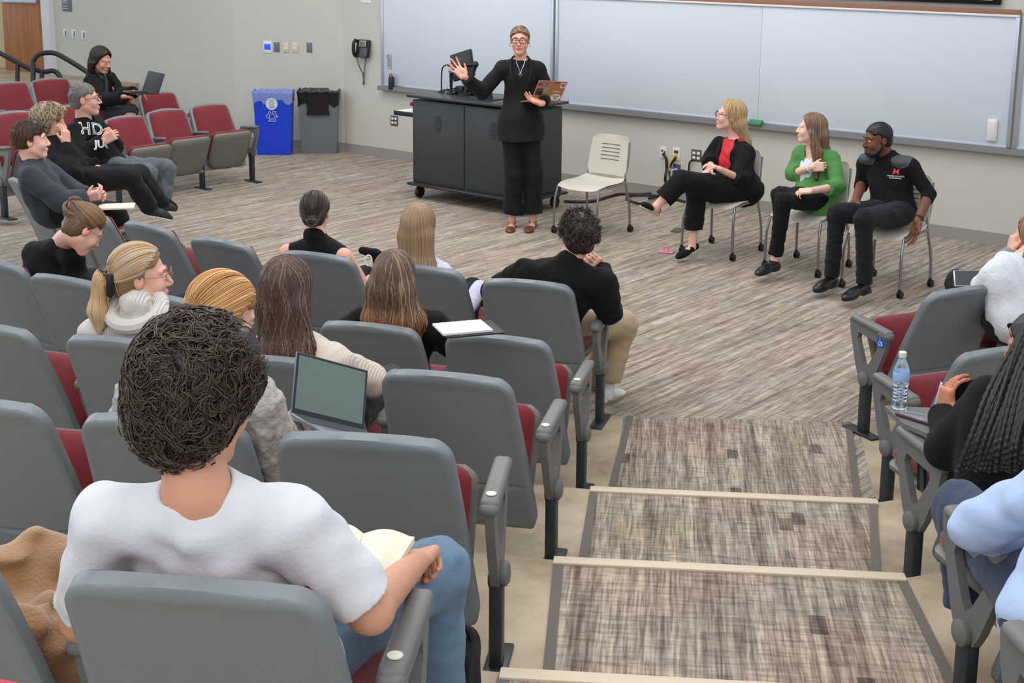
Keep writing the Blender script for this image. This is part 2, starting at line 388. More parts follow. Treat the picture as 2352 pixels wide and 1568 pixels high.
MB().box((1.85, -.047, .045), (.16, .003, .018)).build('caption', m_white, t); MB().box((1.72, -.047, .07), (.4, .003, .012)).build('caption', mat('screen_blue', (60, 70, 150), .5), t)
# white box on the board
p = onwall(2283, 298)
t = thing('wall_device', 'small white rounded box mounted low on the whiteboard', 'device', (p[0], y-.03, p[2])); MB().box((0, -.012, 0), (.085, .03, .19), .012, seg=3).build('casing', m_white, t); MB().box((0, -.029, 0), (.06, .004, .15), .004).build('cover', mat('cream_plastic', (215, 212, 205), .4), t)
# things on the tray
p = onwall(910, 196)
b = thing('water_bottle', 'black bottle with a silver lid standing on the marker tray', 'bottle', (p[0], y-.082, BZ0-.03))
MB().lathe([(.001, 0), (.032, 0), (.034, .01), (.034, .125), (.026, .145), (.02, .15)]).build('body', m_black, b)
MB().lathe([(.022, .148), (.024, .152), (.024, .178), (.012, .185), (.001, .186)]).build('lid', mat('chrome', (200, 202, 205), .2, .9), b)
p = onwall(1745, 272)
cl = MB().tube(smoothpath([(-.065, 0, .025), (-.02, .003, .028), (.03, -.003, .024), (.075, 0, .026)]), [.022, .028, .03, .03]+[.028]*21, 12).box((0, -.03, .018), (.15, .02, .03), .01, seg=3).build('eraser_cloth', mat('green_cloth', (70, 130, 90), .9, bump=('noise', 40, .5)))
cl.location = (p[0], y-.080, BZ0-.02); tag(cl, 'folded green cloth lying on the marker tray behind the blonde woman', 'cloth')
p = onwall(898, 141)
t = thing('notice_card', 'small printed notice stuck low on the left whiteboard', 'notice', (p[0], y-.033, p[2]))
MB().box((0, 0, 0), (.072, .002, .165)).build('card', mat('notice_grey', (160, 165, 172), .6), t)
mb = MB(); mb.box((-.018, -.002, .065), (.02, .002, .02))
for k in range(9): mb.box((0, -.002, .04-k*.012), (.055-.01*(k % 3), .002, .003))
mb.build('print', m_grey, t)
p = onwall(841, 2); o = MB().box((0, -.003, .0), (.17, .003, .08)).build('paper_notice', m_white); o.location = (p[0], y, p[2]+.02); tag(o, 'white paper stuck on the wall above the telephone', 'paper')

# ------------------------------------------------------------------ plates, sockets, telephone
def plate(p, nrm, size, m, name, label, cat, parts=()):
    t = thing(name, label, cat, p, math.atan2(nrm[1], nrm[0])+math.pi/2)
    MB().box((0, -.004, 0), (size[0], .008, size[1]), .003).build('cover_plate', m, t)
    for nm, c, s, mm in parts: MB().box((c[0], -.009, c[1]), (s[0], .006, s[1]), .002).build(nm, mm, t)
    return t
nf = np.array([0, -1.0])
dK = unit((C0-K0)*[1, 1, 0]); nK = np.array([dK[1], -dK[0]])
def onK(u, v):
    d = ray(u, v); nn = np.array([nK[0], nK[1], 0]); t = np.dot(K0-O, nn)/np.dot(d, nn); return O+d*t
m_cream = mat('cream_plate', (208, 200, 165), .45)
plate(onK(615, 108), nK, (.115, .145), m_white, 'touch_panel', 'white touch panel with a bright blue screen above the blue bin', 'control panel', [('screen', (0, .005), (.085, .07), mat('blue_screen', (30, 60, 220), .3, emit=((30, 60, 220), 1.2)))])
plate(onK(636, 108), nK, (.08, .118), m_grey, 'wall_plate', 'grey wall plate next to the touch panel', 'wall plate', [('screw', (0, .045), (.008, .008), m_white)])
plate(onK(657, 109), nK, (.08, .118), m_cream, 'light_dimmer', 'left cream dimmer switch of the pair above the bins', 'switch', [('knob', (0, -.01), (.03, .03), m_white)])
plate(onK(678, 109), nK, (.08, .118), m_cream, 'light_dimmer', 'right cream dimmer switch of the pair above the bins', 'switch', [('knob', (0, -.01), (.03, .03), m_white)])
plate(onK(711, 109), nK, (.075, .118), m_grey, 'wall_plate', 'grey wall plate standing alone right of the dimmers', 'wall plate', [('screw', (0, .045), (.008, .008), m_white)])
def on3(u, v): return aty(u, v, S3Y)
for (u, v, l) in ((150, 76, 'left of the three small white wall boxes by the door'), (170, 78, 'middle of the three small white wall boxes by the door'), (192, 81, 'right of the three small white wall boxes by the door')):
    plate(on3(u, v), nf, (.10, .12), m_white, 'thermostat', l, 'wall device', [('vent', (.02, 0), (.03, .08), m_grey)])
t = plate(on3(154, 6), nf, (.22, .24), m_grey, 'room_sign', 'grey room sign with white lettering beside the door', 'sign', [('lettering', (-.04, z), (.1, .008), m_white) for z in (-.08, -.05, .0, .03)])
for k, (a, b) in enumerate((((425, 187), (497, 195)), ((278, 170), (312, 203)))):
    q, r = on3(*a), on3(*b)
m_sock = mat('steel_plate', (88, 86, 82), .45, .3)
def outlet(u, v, label):
    t = thing('power_outlet', label, 'outlet', onwall(u, v)); MB().box((0, -.004, 0), (.115, .008, .118), .003).build('cover_plate', m_sock, t)
    for sx in (-.025, .025):
        for sz in (-.024, .024): MB().box((sx, -.009, sz), (.034, .006, .03), .008).build('socket', m_white, t)
outlet(906, 277, 'steel four-way power outlet low on the wall left of the lectern')
outlet(1600, 357, 'steel four-way power outlet beside the blonde woman in black')
plate(onwall(1524, 350), nf, (.075, .12), m_white, 'cable_plate', 'left white cable plate with red and white plugs', 'outlet', [('jack', (-.01, .02), (.02, .02), m_black), ('plug', (.02, .0), (.02, .04), mat('red_plug', (190, 50, 60), .4))])
plate(onwall(1554, 353), nf, (.085, .13), m_white, 'cable_plate', 'white cable plate with yellow plugs right of the red one', 'outlet', [('jack', (0, .02), (.05, .03), m_sock), ('plug', (.0, -.01), (.03, .04), mat('yellow_plug', (210, 180, 50), .4))])
plate(onwall(1555, 391), nf, (.085, .125), m_sock, 'cable_plate', 'dark low wall plate with blue and white plugs', 'outlet', [('plug', (-.01, .01), (.045, .045), mat('blue_plug', (60, 80, 190), .4)), ('jack', (.025, -.03), (.02, .02), m_white)])
# telephone
p = onwall(838, 111)
ph = thing('wall_telephone', 'black wall telephone with a hanging coiled cord', 'telephone', (p[0], y, p[2]))
Mt = rx_(R_(-10))
m_ph = mat('phone_grey', (70, 72, 76), .4)
MB().box((.02, -.05, 0), (.20, .05, .21), .015, M=Mt, seg=3).build('base', m_black, ph)
MB().box((.055, -.082, -.035), (.115, .012, .12), .006, M=Mt).build('keypad', m_ph, ph)
sc = MB().box((.05, -.084, .062), (.11, .014, .075), .006, M=Mt).build('display_bezel', mat('silver_plastic', (140, 142, 145), .4, .3), ph)
MB().box((.05, -.093, .062), (.075, .004, .05), .002, M=Mt).build('display', mat('lcd', (90, 98, 80), .3), sc)
MB().tube(smoothpath([(-.075, -.07, .095), (-.08, -.105, .06), (-.08, -.105, -.05), (-.075, -.075, -.09)]), [.028]+[.02]*23+[.028], 12).build('handset', m_black, ph)
mb = MB(); t_ = np.linspace(0, 1, 420)
pth = smoothpath([(-.075, -.06, -.1), (-.05, -.05, -.2), (-.01, -.03, -.3), (.0, -.03, -.42), (.01, -.03, -.33), (.03, -.04, -.22), (.06, -.04, -.11)], 30)
ii = np.linspace(0, len(pth)-1, 420); bs = np.array([[np.interp(i, range(len(pth)), pth[:, k]) for k in range(3)] for i in ii])
bs += np.stack([.009*np.cos(t_*230), .009*np.sin(t_*230), 0*t_], 1)
mb.tube(bs, .0028, 5).build('coiled_cord', m_black, ph)

# ------------------------------------------------------------------ bins
def bin_(u0, u1, v, col, label, film, fw=.0):
    a, b = atz(u0, v), atz(u1, v); c = (a+b)/2; c = c
    t = thing('recycling_bin' if 'recycling' in label else 'waste_bin', label, 'bin', (c[0], c[1], 0), math.atan2((b-a)[1], (b-a)[0]))
    w_, d_, h_ = np.linalg.norm(b-a)/2/1.05, .125, .74
    V = []; F = []
    ring = [(-1, -1), (1, -1), (1, 1), (-1, 1)]
    for z, s in ((0, .97), (.66, 1.10), (.70, 1.13), (h_, 1.15)):
        for x, yy in ring: V.append((x*w_*s, yy*d_*s+d_, z))
    for i in range(3):
        for k in range(4): F.append([4*i+k, 4*i+(k+1) % 4, 4*i+4+(k+1) % 4, 4*i+4+k])
    F.append([3, 2, 1, 0]); mesh_obj('body', V, F, mat(label[:12]+'bin', col, .35), t, smooth=False)
    mesh_obj('inside', [(-w_*1.1, -d_*.1, .7), (w_*1.1, -d_*.1, .7), (w_*1.1, d_*2.1, .7), (-w_*1.1, d_*2.1, .7)], [[0, 1, 2, 3]], m_black, t, smooth=False)
    # bag folded over the rim
    n = 72; V = []; F = []
    for j in range(7):
        for k in range(n):
            a_ = 2*math.pi*k/n; cx_, cy_ = math.cos(a_), math.sin(a_); q = 1/max(abs(cx_), abs(cy_)); zz = [.60, .66, .70, h_+.005, h_+.02, h_, .66][j]
            s = [1.13, 1.135, 1.15, 1.175, 1.14, 1.08, 1.02][j]; jt = .012*math.sin(k*2.3+j)+.010*math.sin(k*5.1+j*2)
            if j == 0: zz += .03*math.sin(k*1.1)+.02*math.sin(k*.37)+ (.04 if film else 0)
            V.append((cx_*q*w_*(s+jt), cy_*q*d_*(s+jt)+d_, zz+.006*math.sin(k*3.3+j*1.7)))
    F = [[j*n+k, j*n+(k+1) % n, (j+1)*n+(k+1) % n, (j+1)*n+k] for j in range(6) for k in range(n)]
    mesh_obj('bin_liner', V, F, mat('clear_liner', (150, 165, 235), .15, trans=.35) if film else mat('black_liner', (18, 18, 20), .18), t)
    return t, w_, d_
t, w_, d_ = bin_(588, 671, 356, (22, 60, 200), 'blue recycling bin with a clear liner against the wall', True)
def bf(z): return d_-d_*(.97+.13*min(z/.66, 1.0)+max(z-.66, 0)*.5)-.004      # front face of the tapered bin
def onbin(x, z, o=0.0): return (x, bf(z)-o, z)
V = [onbin(-.01, .610)]+[onbin(-.01+.07*math.cos(a), .610+.07*math.sin(a)) for a in np.linspace(0, 2*math.pi, 33)[:-1]]
V = V+[(x, y_-.003, z) for x, y_, z in V]
F = [[0, 1+(k+1) % 32, 1+k] for k in range(32)]+[[33, 34+k, 34+(k+1) % 32] for k in range(32)]+[[1+k, 1+(k+1) % 32, 34+(k+1) % 32, 34+k] for k in range(32)]
mesh_obj('round_sticker', V, F, mat('sticker_white', (205, 210, 222), .5), t, smooth=False)
mb = MB()
mb.tube([onbin(-.01+.022*math.cos(a), .617+.020*math.sin(a), .004) for a in np.linspace(0, 2*math.pi, 20)[:-1]], .003, 5, closed=True)
for k, w2 in enumerate((.036, .028)): mb.tube([onbin(-.01-w2, .580-.012*k, .004), onbin(-.01+w2, .580-.012*k, .004)], .0028, 5)
mb.tube([onbin(-.01-.03, .655, .004), onbin(-.01+.03, .655, .004)], .0028, 5)
mb.build('sticker_print', m_grey, t)
mb = MB()   # three chasing arrows
for k in range(3):
    rot = 2*math.pi*k/3; c_, s_ = math.cos(rot), math.sin(rot)
    pl = [(-.040, -.052), (.020, -.052), (.020, -.066), (.046, -.040), (.020, -.014), (.020, -.028), (-.026, -.028), (-.040, -.052)]
    P = [onbin(-.01+(x*c_-z*s_)*1.05, .462+(x*s_+z*c_)*1.05, .004) for x, z in pl]
    mb.tube(P, .0034, 5)
mb.build('recycling_symbol', mat('print_white', (215, 220, 235), .5), t)
t, w_, d_ = bin_(690, 776, 353, (100, 108, 112), 'grey waste bin with a black liner next to the blue one', False)
V = [(x*.13+.0+.006*math.sin(z*40+x), -.038-.006*abs(math.sin(x*9+z*30)), z) for z in np.linspace(.72, .47, 8) for x in np.linspace(-1, 1, 12)]
mesh_obj('liner_flap', V, [[j*12+i, j*12+i+1, (j+1)*12+i+1, (j+1)*12+i] for j in range(7) for i in range(11)], MATS['black_liner'], t)

# ------------------------------------------------------------------ handrail by the door
def rail(name, pts, label, posts):
    t = thing(name, label, 'handrail', pts[0]*[1, 1, 0]); 
    MB().tube(smoothpath(pts, 8), .028, 12).build('rail_tube', m_black, t, world=True)
    for a, b in posts: MB().tube([a, b], .026, 12).build('post', m_black, t, world=True)
dR = 16.2
q = [dep(-60, 92, dR), dep(0, 122, dR), dep(68, 158, dR)]
rail('handrail', q+[dep(75, 160, dR)], 'upper black handrail coming in from the left edge', [(dep(40, 142, dR), dep(40, 330, dR))])
dR = 15.8
q = [dep(76, 330, dR), dep(76, 160, dR), dep(78, 138, dR), dep(92, 124, dR), dep(125, 122, dR), dep(160, 140, dR), dep(192, 160, dR), dep(230, 185, dR)]
rail('handrail', q, 'black looped handrail in front of the brown door', [])
q = [dep(82, 160, dR+.1), dep(100, 165, dR+.1), dep(122, 163, dR+.1), dep(135, 172, dR+.1), dep(140, 190, dR+.1), dep(142, 240, dR+.1)]
rail('handrail', q, 'short lower black rail hoop behind the red seats', [(dep(96, 165, dR+.1), dep(96, 260, dR+.1))])
# ================================================================== AUDITORIUM SEATS
m_shell = mat('seat_back_grey', (122, 128, 131), 0.42, spec=0.4, bump=('noise', 260, .12))
m_pan = mat('seat_pan_olive', (112, 112, 102), 0.4, spec=0.4)
m_red = mat('red_fabric', (122, 24, 34), 0.9, sheen=.3, mottled=(60, .12), bump=('noise', 300, .4))
m_arm = mat('arm_grey', (108, 108, 106), 0.45, spec=0.4, bump=('noise', 260, .1))
m_post = mat('post_dark', (48, 54, 58), 0.4, .25)
def back_pt(x, t, off):
    """t 0 bottom .. 1 top; off > 0 towards the sitter"""
    hw = .288-.043*t
    if t > .90: s = (t-.90)/.10; hw -= .062*(1-math.sqrt(max(1-s*s, 0)))
    if t < .10: s = (.10-t)/.10; hw -= .03*(1-math.sqrt(max(1-s*s, 0)))
    z = .17+t*.672+(.016*(1-x*x) if t > .5 else 0)*((t-.5)/.5)**2
    yv = -.105-.275*t-.03*math.cos(x*math.pi/2)*(.4+.6*t)+.02*math.sin(t*math.pi)
    if t < .32: yv += .012*(1-t/.32)
    n = unit((0, .93, .37))
    return (x*hw, yv+n[1]*off, z+n[2]*off)
def shell(t0, t1, o_back, o_front, mx=1.0, nx=24, nt=30, pillow=0.0, seam=False):
    V = []; F = []; xs = np.sin(np.linspace(-1, 1, nx)*math.pi/2)
    ts = t0+(t1-t0)*(0.5-0.5*np.cos(np.linspace(0, 1, nt)*math.pi))
    if seam: ts = np.sort(np.concatenate([ts, [.288, .296, .300, .304, .312]])); nt = len(ts)
    for side in (0, 1):
        for i, t in enumerate(ts):
            for x in xs:
                e = max(abs(x), abs(2*(t-t0)/(t1-t0)-1))
                rim = max(0, (e-.90)/.10)**2
                off = (o_back+.010*rim+(.007 if seam and e < .88 else .007*max(0, 1-(e-.88)/.05) if seam and e < .93 else 0)+(.006 if seam and abs(t-.300) < .005 and abs(x) < .9 else 0)) if side == 0 else (o_front-.010*rim+pillow*(1-e**4))
                V.append(back_pt(x*mx, t, off))
    n1 = nx*nt
    for i in range(nt-1):
        for k in range(nx-1):
            a = i*nx+k; F.append([a, a+1, a+nx+1, a+nx]); F.append([n1+a, n1+a+nx, n1+a+nx+1, n1+a+1])
    def rim(a, b): F.append([a, b, n1+b, n1+a])
    for k in range(nx-1): rim(k+1, k); rim((nt-1)*nx+k, (nt-1)*nx+k+1)
    for i in range(nt-1): rim(i*nx, (i+1)*nx); rim((i+1)*nx+nx-1, i*nx+nx-1)
    return V, F
PX = .325     # half the seat spacing: where the standards stand
def arm_parts(t, x, tagged=False, sgn=1, knob=True):
    a = MB().box((x, -.03, .612), (.058, .30, .034), .016, M=None, seg=3).box((x, -.145, .60), (.06, .09, .04), .018, seg=3)
    a.V = [[p[0], p[1], p[2]+.10*(p[1]+.03)] for p in a.V]
    ar = a.build('armrest', m_arm, t)
    if tagged:
        MB().lathe([(.016, 0), (.016, .003), (.001, .0035)], (x, -.135, .6185), 20).build('number_disc', mat('disc_cream', (225, 222, 205), .5), ar)
    # side panel with a long hole
    o = [(-.175, .585), (.135, .615), (.125, .55), (.065, .36), (.03, .29), (-.055, .29), (-.085, .34), (-.155, .50)]
    h = [(-.095, .535), (.055, .555), (.065, .52), (.012, .40), (-.008, .375), (-.035, .40), (-.085, .48), (-.10, .51)]
    V = []; n = 8; F = []
    for xx in (x-.014, x+.014):
        V += [(xx, a_, b_) for a_, b_ in o]; V += [(xx, a_, b_) for a_, b_ in h]
    for i in range(n):
        j = (i+1) % n
        F.append([i, j, n+j, n+i]); F.append([2*n+i, 3*n+i, 3*n+j, 2*n+j]); F.append([i, 2*n+i, 2*n+j, j]); F.append([n+i, n+j, 3*n+j, 3*n+i])
    pn = mesh_obj('arm_support', V, F, m_arm, t, smooth=False)
    if knob: MB().lathe([(.036, -.008), (.040, 0), (.038, .014), (.025, .022), (.001, .025)], (x+sgn*.018, -.012, .315), 24, M=ry_(sgn*math.pi/2)).build('pivot_cap', m_arm, t)
    MB().box((x, -.012, .155), (.042, .065, .31), .01).box((x, -.012, .30), (.05, .07, .05), .012).build('standard', m_post, t)
    MB().box((x, .0, .008), (.075, .25, .014), .006).build('foot_plate', m_post, t)
def make_chair(up, left, right, tagd):
    t = thing('auditorium_seat', 'x', 'chair', (0, 0, 0), 0, None)
    V, F = shell(0, 1, 0, .052, seam=True); mesh_obj('back_shell', V, F, m_shell, t, sharp=50)
    V, F = shell(.36, .965, .052, .070, .90, pillow=.022); mesh_obj('back_cushion', V, F, m_red, t, sharp=60)
    # the seat, hinged at the back
    ang = R_(66) if up else R_(3)
    M = rx_(ang); hin = np.array([0, -.005, .315]) if up else np.array([0, -.03, .40])
    cu = MB(); V = []; F = []; nx, ny = 16, 16
    def pan(o_top, o_bot, wx, y0, y1, dome, m, name, parent, zb=0):
        V = []; F = []
        for side in (0, 1):
            for j in range(ny):
                yy = y0+(y1-y0)*(.5-.5*math.cos(math.pi*j/(ny-1)))
                for i in range(nx):
                    x = math.sin((2*i/(nx-1)-1)*math.pi/2); jj = 2*(yy-y0)/(y1-y0)-1
                    e = max(abs(x), abs(jj)); w2 = wx*(1-.0*jj)
                    if jj < -.35: w2 *= math.sqrt(max(1-((-jj-.35)/.65)**2.6*.75, .05))      # rounded rear
                    if jj > .8: w2 *= 1-.18*((jj-.8)/.2)**2
                    r = max(0, (e-.82)/.18)**2
                    z = (o_top-.012*r+dome*(1-e**3)) if side == 0 else (o_bot+.02*r+zb*(abs(x)**2))
                    V.append((x*w2, yy, z))
        n1 = nx*ny
        for j in range(ny-1):
            for i in range(nx-1):
                a = j*nx+i; F.append([a, a+1, a+nx+1, a+nx]); F.append([n1+a, n1+a+nx, n1+a+nx+1, n1+a+1])
        for i in range(nx-1): F.append([i+1, i, n1+i, n1+i+1]); a = (ny-1)*nx+i; F.append([a, a+1, n1+a+1, n1+a])
        for j in range(ny-1): a = j*nx; F.append([a, a+nx, n1+a+nx, n1+a]); a += nx-1; F.append([a+nx, a, n1+a, n1+a+nx])
        V = np.array(V) @ M.T + hin
        return mesh_obj(name, V, F, m, parent, sharp=60)
    wd, y1_ = (.248, .315) if up else (.258, .36)
    s_ = pan(.012, -.055, wd, -.13, y1_, 0.0, m_pan, 'seat_shell', t, .02)
    pan(.058, .008, wd-.012, -.10, y1_-.005, .028, m_red, 'seat_cushion', t)
    for x, sg in ((PX, 1), (-PX, -1)):
        if (x > 0 and right) or (x < 0 and left): arm_parts(t, x, tagd == sg, sg)
    return t
PROTO = {}
SEATP = {}     # name -> (location, th)
def seat(key, x, y_, z, th, label, up=True, left=False, right=True, tagd=0, group=None, scale=1.0):
    k = (up, left, right, tagd); SEATP[key] = (np.array([x, y_, z]), th)
    if k not in PROTO:
        t = make_chair(up, left, right, tagd); PROTO[k] = t; t.location = (x, y_, z); t.rotation_euler = (0, 0, th); t['label'] = label
        if group: t['group'] = group
        t.scale = (scale,)*3; return t
    return dup(PROTO[k], (x, y_, z), th, label, group, scale)
def fromtop(mx, my, thd): th = R_(thd); p = np.array([mx, my, 0]) - rz(th) @ np.array([0, -.375, 0]); return p[0], p[1], th
GC = 'grey-backed seats of the centre block'
ROW = [  # key, back-top middle x, y, heading, tier, seat up?, left post, right post, tag, label
 ('E1', -4.42, 5.62, 22, 0, 0, 0, 1, 0, 'aisle seat of the front row, man in black and khakis sits in it'),
 ('E2', -5.06, 5.50, 19, 0, 0, 0, 1, 0, 'front row grey seat of the long-haired woman in the lavender shirt'),
 ('E3', -5.72, 5.35, 15, 0, 0, 0, 1, 0, 'front row grey seat of the woman in the sleeveless black top'),
 ('E4', -6.40, 5.23, 6, 0, 1, 0, 1, 0, 'empty front row grey seat left of the woman in the sleeveless top'),
 ('E5', -7.09, 5.23, -1, 0, 1, 0, 1, 0, 'empty front row grey seat right of the woman bending forward'),
 ('E6', -7.74, 5.27, -10, 0, 1, 0, 1, 0, 'front row grey seat just behind the bent head of the woman with the bun'),
 ('E7', -8.40, 5.42, -14, 0, 1, 0, 1, 0, 'grey seat beside the young man in the dark jacket, on his right'),
 ('E8', -9.05, 5.60, -14, 0, 0, 1, 1, 0, 'leftmost grey seat back at the picture edge, young man in jacket'),
 ('D1', -3.89, 4.73, 23, 0, 1, 0, 1, 1, 'empty second row aisle seat with a cream number disc'),
 ('D2', -4.47, 4.50, 22, 0, 0, 0, 1, 0, 'second row grey seat of the woman with long ombre hair'),
 ('D3', -5.07, 4.30, 18, 0, 1, 0, 1, 0, 'second row grey seat hidden behind the dark long-haired woman'),
 ('D4', -5.68, 4.20, 14, 0, 1, 0, 1, 0, 'second row grey seat just behind the blonde ponytail woman'),
 ('D5', -6.31, 4.12, 12, 0, 0, 0, 1, 0, 'second row grey seat of the woman bending forward with a bun'),
 ('D6', -6.93, 4.10, 4, 0, 1, 0, 1, 0, 'second row empty grey seat cut by the left picture edge'),
 ('C1', -3.26, 3.67, 24, 1, 1, 0, 1, 1, 'empty third row aisle seat behind the open laptop'),
 ('C2', -3.84, 3.42, 23, 1, 0, 0, 1, 0, 'third row grey seat of the long dark-haired woman'),
 ('C3', -4.53, 3.18, 21, 1, 0, 0, 1, 0, 'third row grey seat of the ponytail woman in a cream sweater'),
 ('C4', -5.13, 2.96, 17, 1, 1, 0, 1, 0, 'third row empty grey seat cut by the left picture edge'),
 ('B1', -2.62, 2.61, 31, 2, 1, 0, 1, 1, 'empty fourth row aisle seat right in front of the curly-haired man'),
 ('B2', -3.165, 2.35, 30.5, 2, 0, 0, 1, 0, 'fourth row grey seat of the woman in a grey cable-knit sweater'),
 ('B3', -3.73, 2.08, 28, 2, 1, 0, 1, 0, 'fourth row empty grey seat cut by the left picture edge'),
 ('A1', -1.92, 1.468, 30.5, 3, 0, 0, 1, 1, 'nearest grey seat, curly-haired man in a white T-shirt sits in it'),
 ('A2', -2.50, 1.17, 30, 3, 0, 0, 1, 0, 'nearest grey seat in the lower left corner with a brown coat on it'),
]
for key, mx, my, thd, k, up, lf, rt, tg, lab in ROW:
    x_, y_, th_ = fromtop(mx, my, thd); seat(key, x_, y_, k*NR, th_, lab, bool(up), bool(lf), bool(rt), tg, GC)
GR = 'grey-backed seats right of the aisle'
def rightseat(key, u, v, tier_, thd, lab, up, lf, tg=0):
    """(u, v): middle of the armrest on the aisle side"""
    p = atz(u, v, tier_*NR+.615); th = R_(thd); o_ = p - rz(th) @ np.array([-PX, -.03, 0]); seat(key, o_[0], o_[1], tier_*NR, th, lab, up, lf, True, tg, GR); return o_, th
o1, th1 = rightseat('Fr1', 2003, 746, 0, 64, 'empty seat right of the aisle with a blue wheelchair symbol', True, True)
p = o1+rz(th1) @ np.array([.66, .03, 0]); seat('Fr2', p[0], p[1], 0, th1+R_(10), 'front right seat of the person in a white knit top', False, False, True, 0, GR)
o2, th2 = rightseat('Dr1', 2058, 888, 0, 60, 'empty seat behind the water bottle, second row right of the aisle', True, True)
p = o2+rz(th2) @ np.array([.65, .0, 0]); seat('Dr2', p[0], p[1], 0, th2+R_(6), 'second seat from the aisle behind the braided hair', True, False, True, 0, GR)
o3, th3 = rightseat('Cr1', 2122, 1022, 1, 56, 'grey seat of the person with braids and a phone', False, True)
o4, th4 = rightseat('Br1', 2252, 1225, 2, 54, 'seat at the right edge under the light-blue sleeve', False, True)
o5, th5 = rightseat('Ar1', 2420, 1530, 3, 52, 'seat arm in the lower right corner of the picture', True, True)
# wheelchair symbol on the end of the first right-hand seat
pw = o1+rz(th1) @ np.array([-PX-.016, -.1, .545]);
t = SC.objects.get([o for o in SC.objects if o.get('label', '').startswith('empty seat right of the aisle')][0].name)
mb = MB(); Mx = np.array([[0, 0, -1.0], [-1, 0, 0], [0, 1, 0]])
ds = MB().lathe([(.036, 0), (.036, .004), (.001, .005)], (-PX-.012, -.125, .55), 24, M=ry_(-math.pi/2)).build('access_disc', mat('access_blue', (30, 90, 170), .4), t)
X0, Y0, Z0 = -PX-.018, -.125, .55
mb.tube([(X0, Y0+.012*math.cos(a)+.002, Z0-.010+.012*math.sin(a)) for a in np.linspace(2.0, 6.6, 14)], .0022, 5)
mb.tube([(X0, Y0+.004, Z0+.012), (X0, Y0+.004, Z0-.004), (X0, Y0-.01, Z0-.004), (X0, Y0-.016, Z0-.018)], .0024, 5); mb.sphere((X0, Y0+.004, Z0+.021), .004, 6)
mb.build('wheelchair_symbol', m_white, ds)
# left block, red fronts facing the stage
GL = 'red-upholstered seats of the left block'
def redseat(key, u, v, z, thd, lab, up=True, lf=True, rt=True, sc=1.0, dd=0):
    p = atz(u, v, z+.86*sc); th = R_(thd); o_ = p - rz(th) @ np.array([0, -.36*sc, 0]); seat(key, o_[0], o_[1], z, th, lab, up, lf, rt, 0, GL, sc); return o_
redseat('R1', 476, 240, 0, -96, 'empty red seat nearest the blue bin, end of its row', lf=True, rt=True, sc=.95)
redseat('R2', 377, 252, 0, -94, 'empty red seat second from the blue bin in its row', rt=True, lf=False, sc=.95)
redseat('R3', 282, 268, 0, -92, 'empty red seat right beside the grey-haired man', rt=True, lf=False, sc=.95)
redseat('S1', 357, 213, 0.02, -96, 'empty red seat below the laptop of the woman in the back', lf=True, sc=.95)
redseat('S2', 255, 228, 0.02, -94, 'empty red seat just behind the head of the grey-haired man', lf=False, sc=.95)
redseat('S3', 160, 243, 0.02, -92, 'empty red seat behind the curly blond head', lf=False, sc=.95)
redseat('S4', 22, 258, 0.05, -90, 'empty red seat at the left edge beside the dark-haired young man', lf=True, sc=1.05)
redseat('U1', 110, 181, .2, -92, 'empty red seat in front of the brown door', lf=True, sc=.95)
redseat('U2', 12, 190, .2, -90, 'red seat at the left edge under the handrail', lf=True, sc=.98)
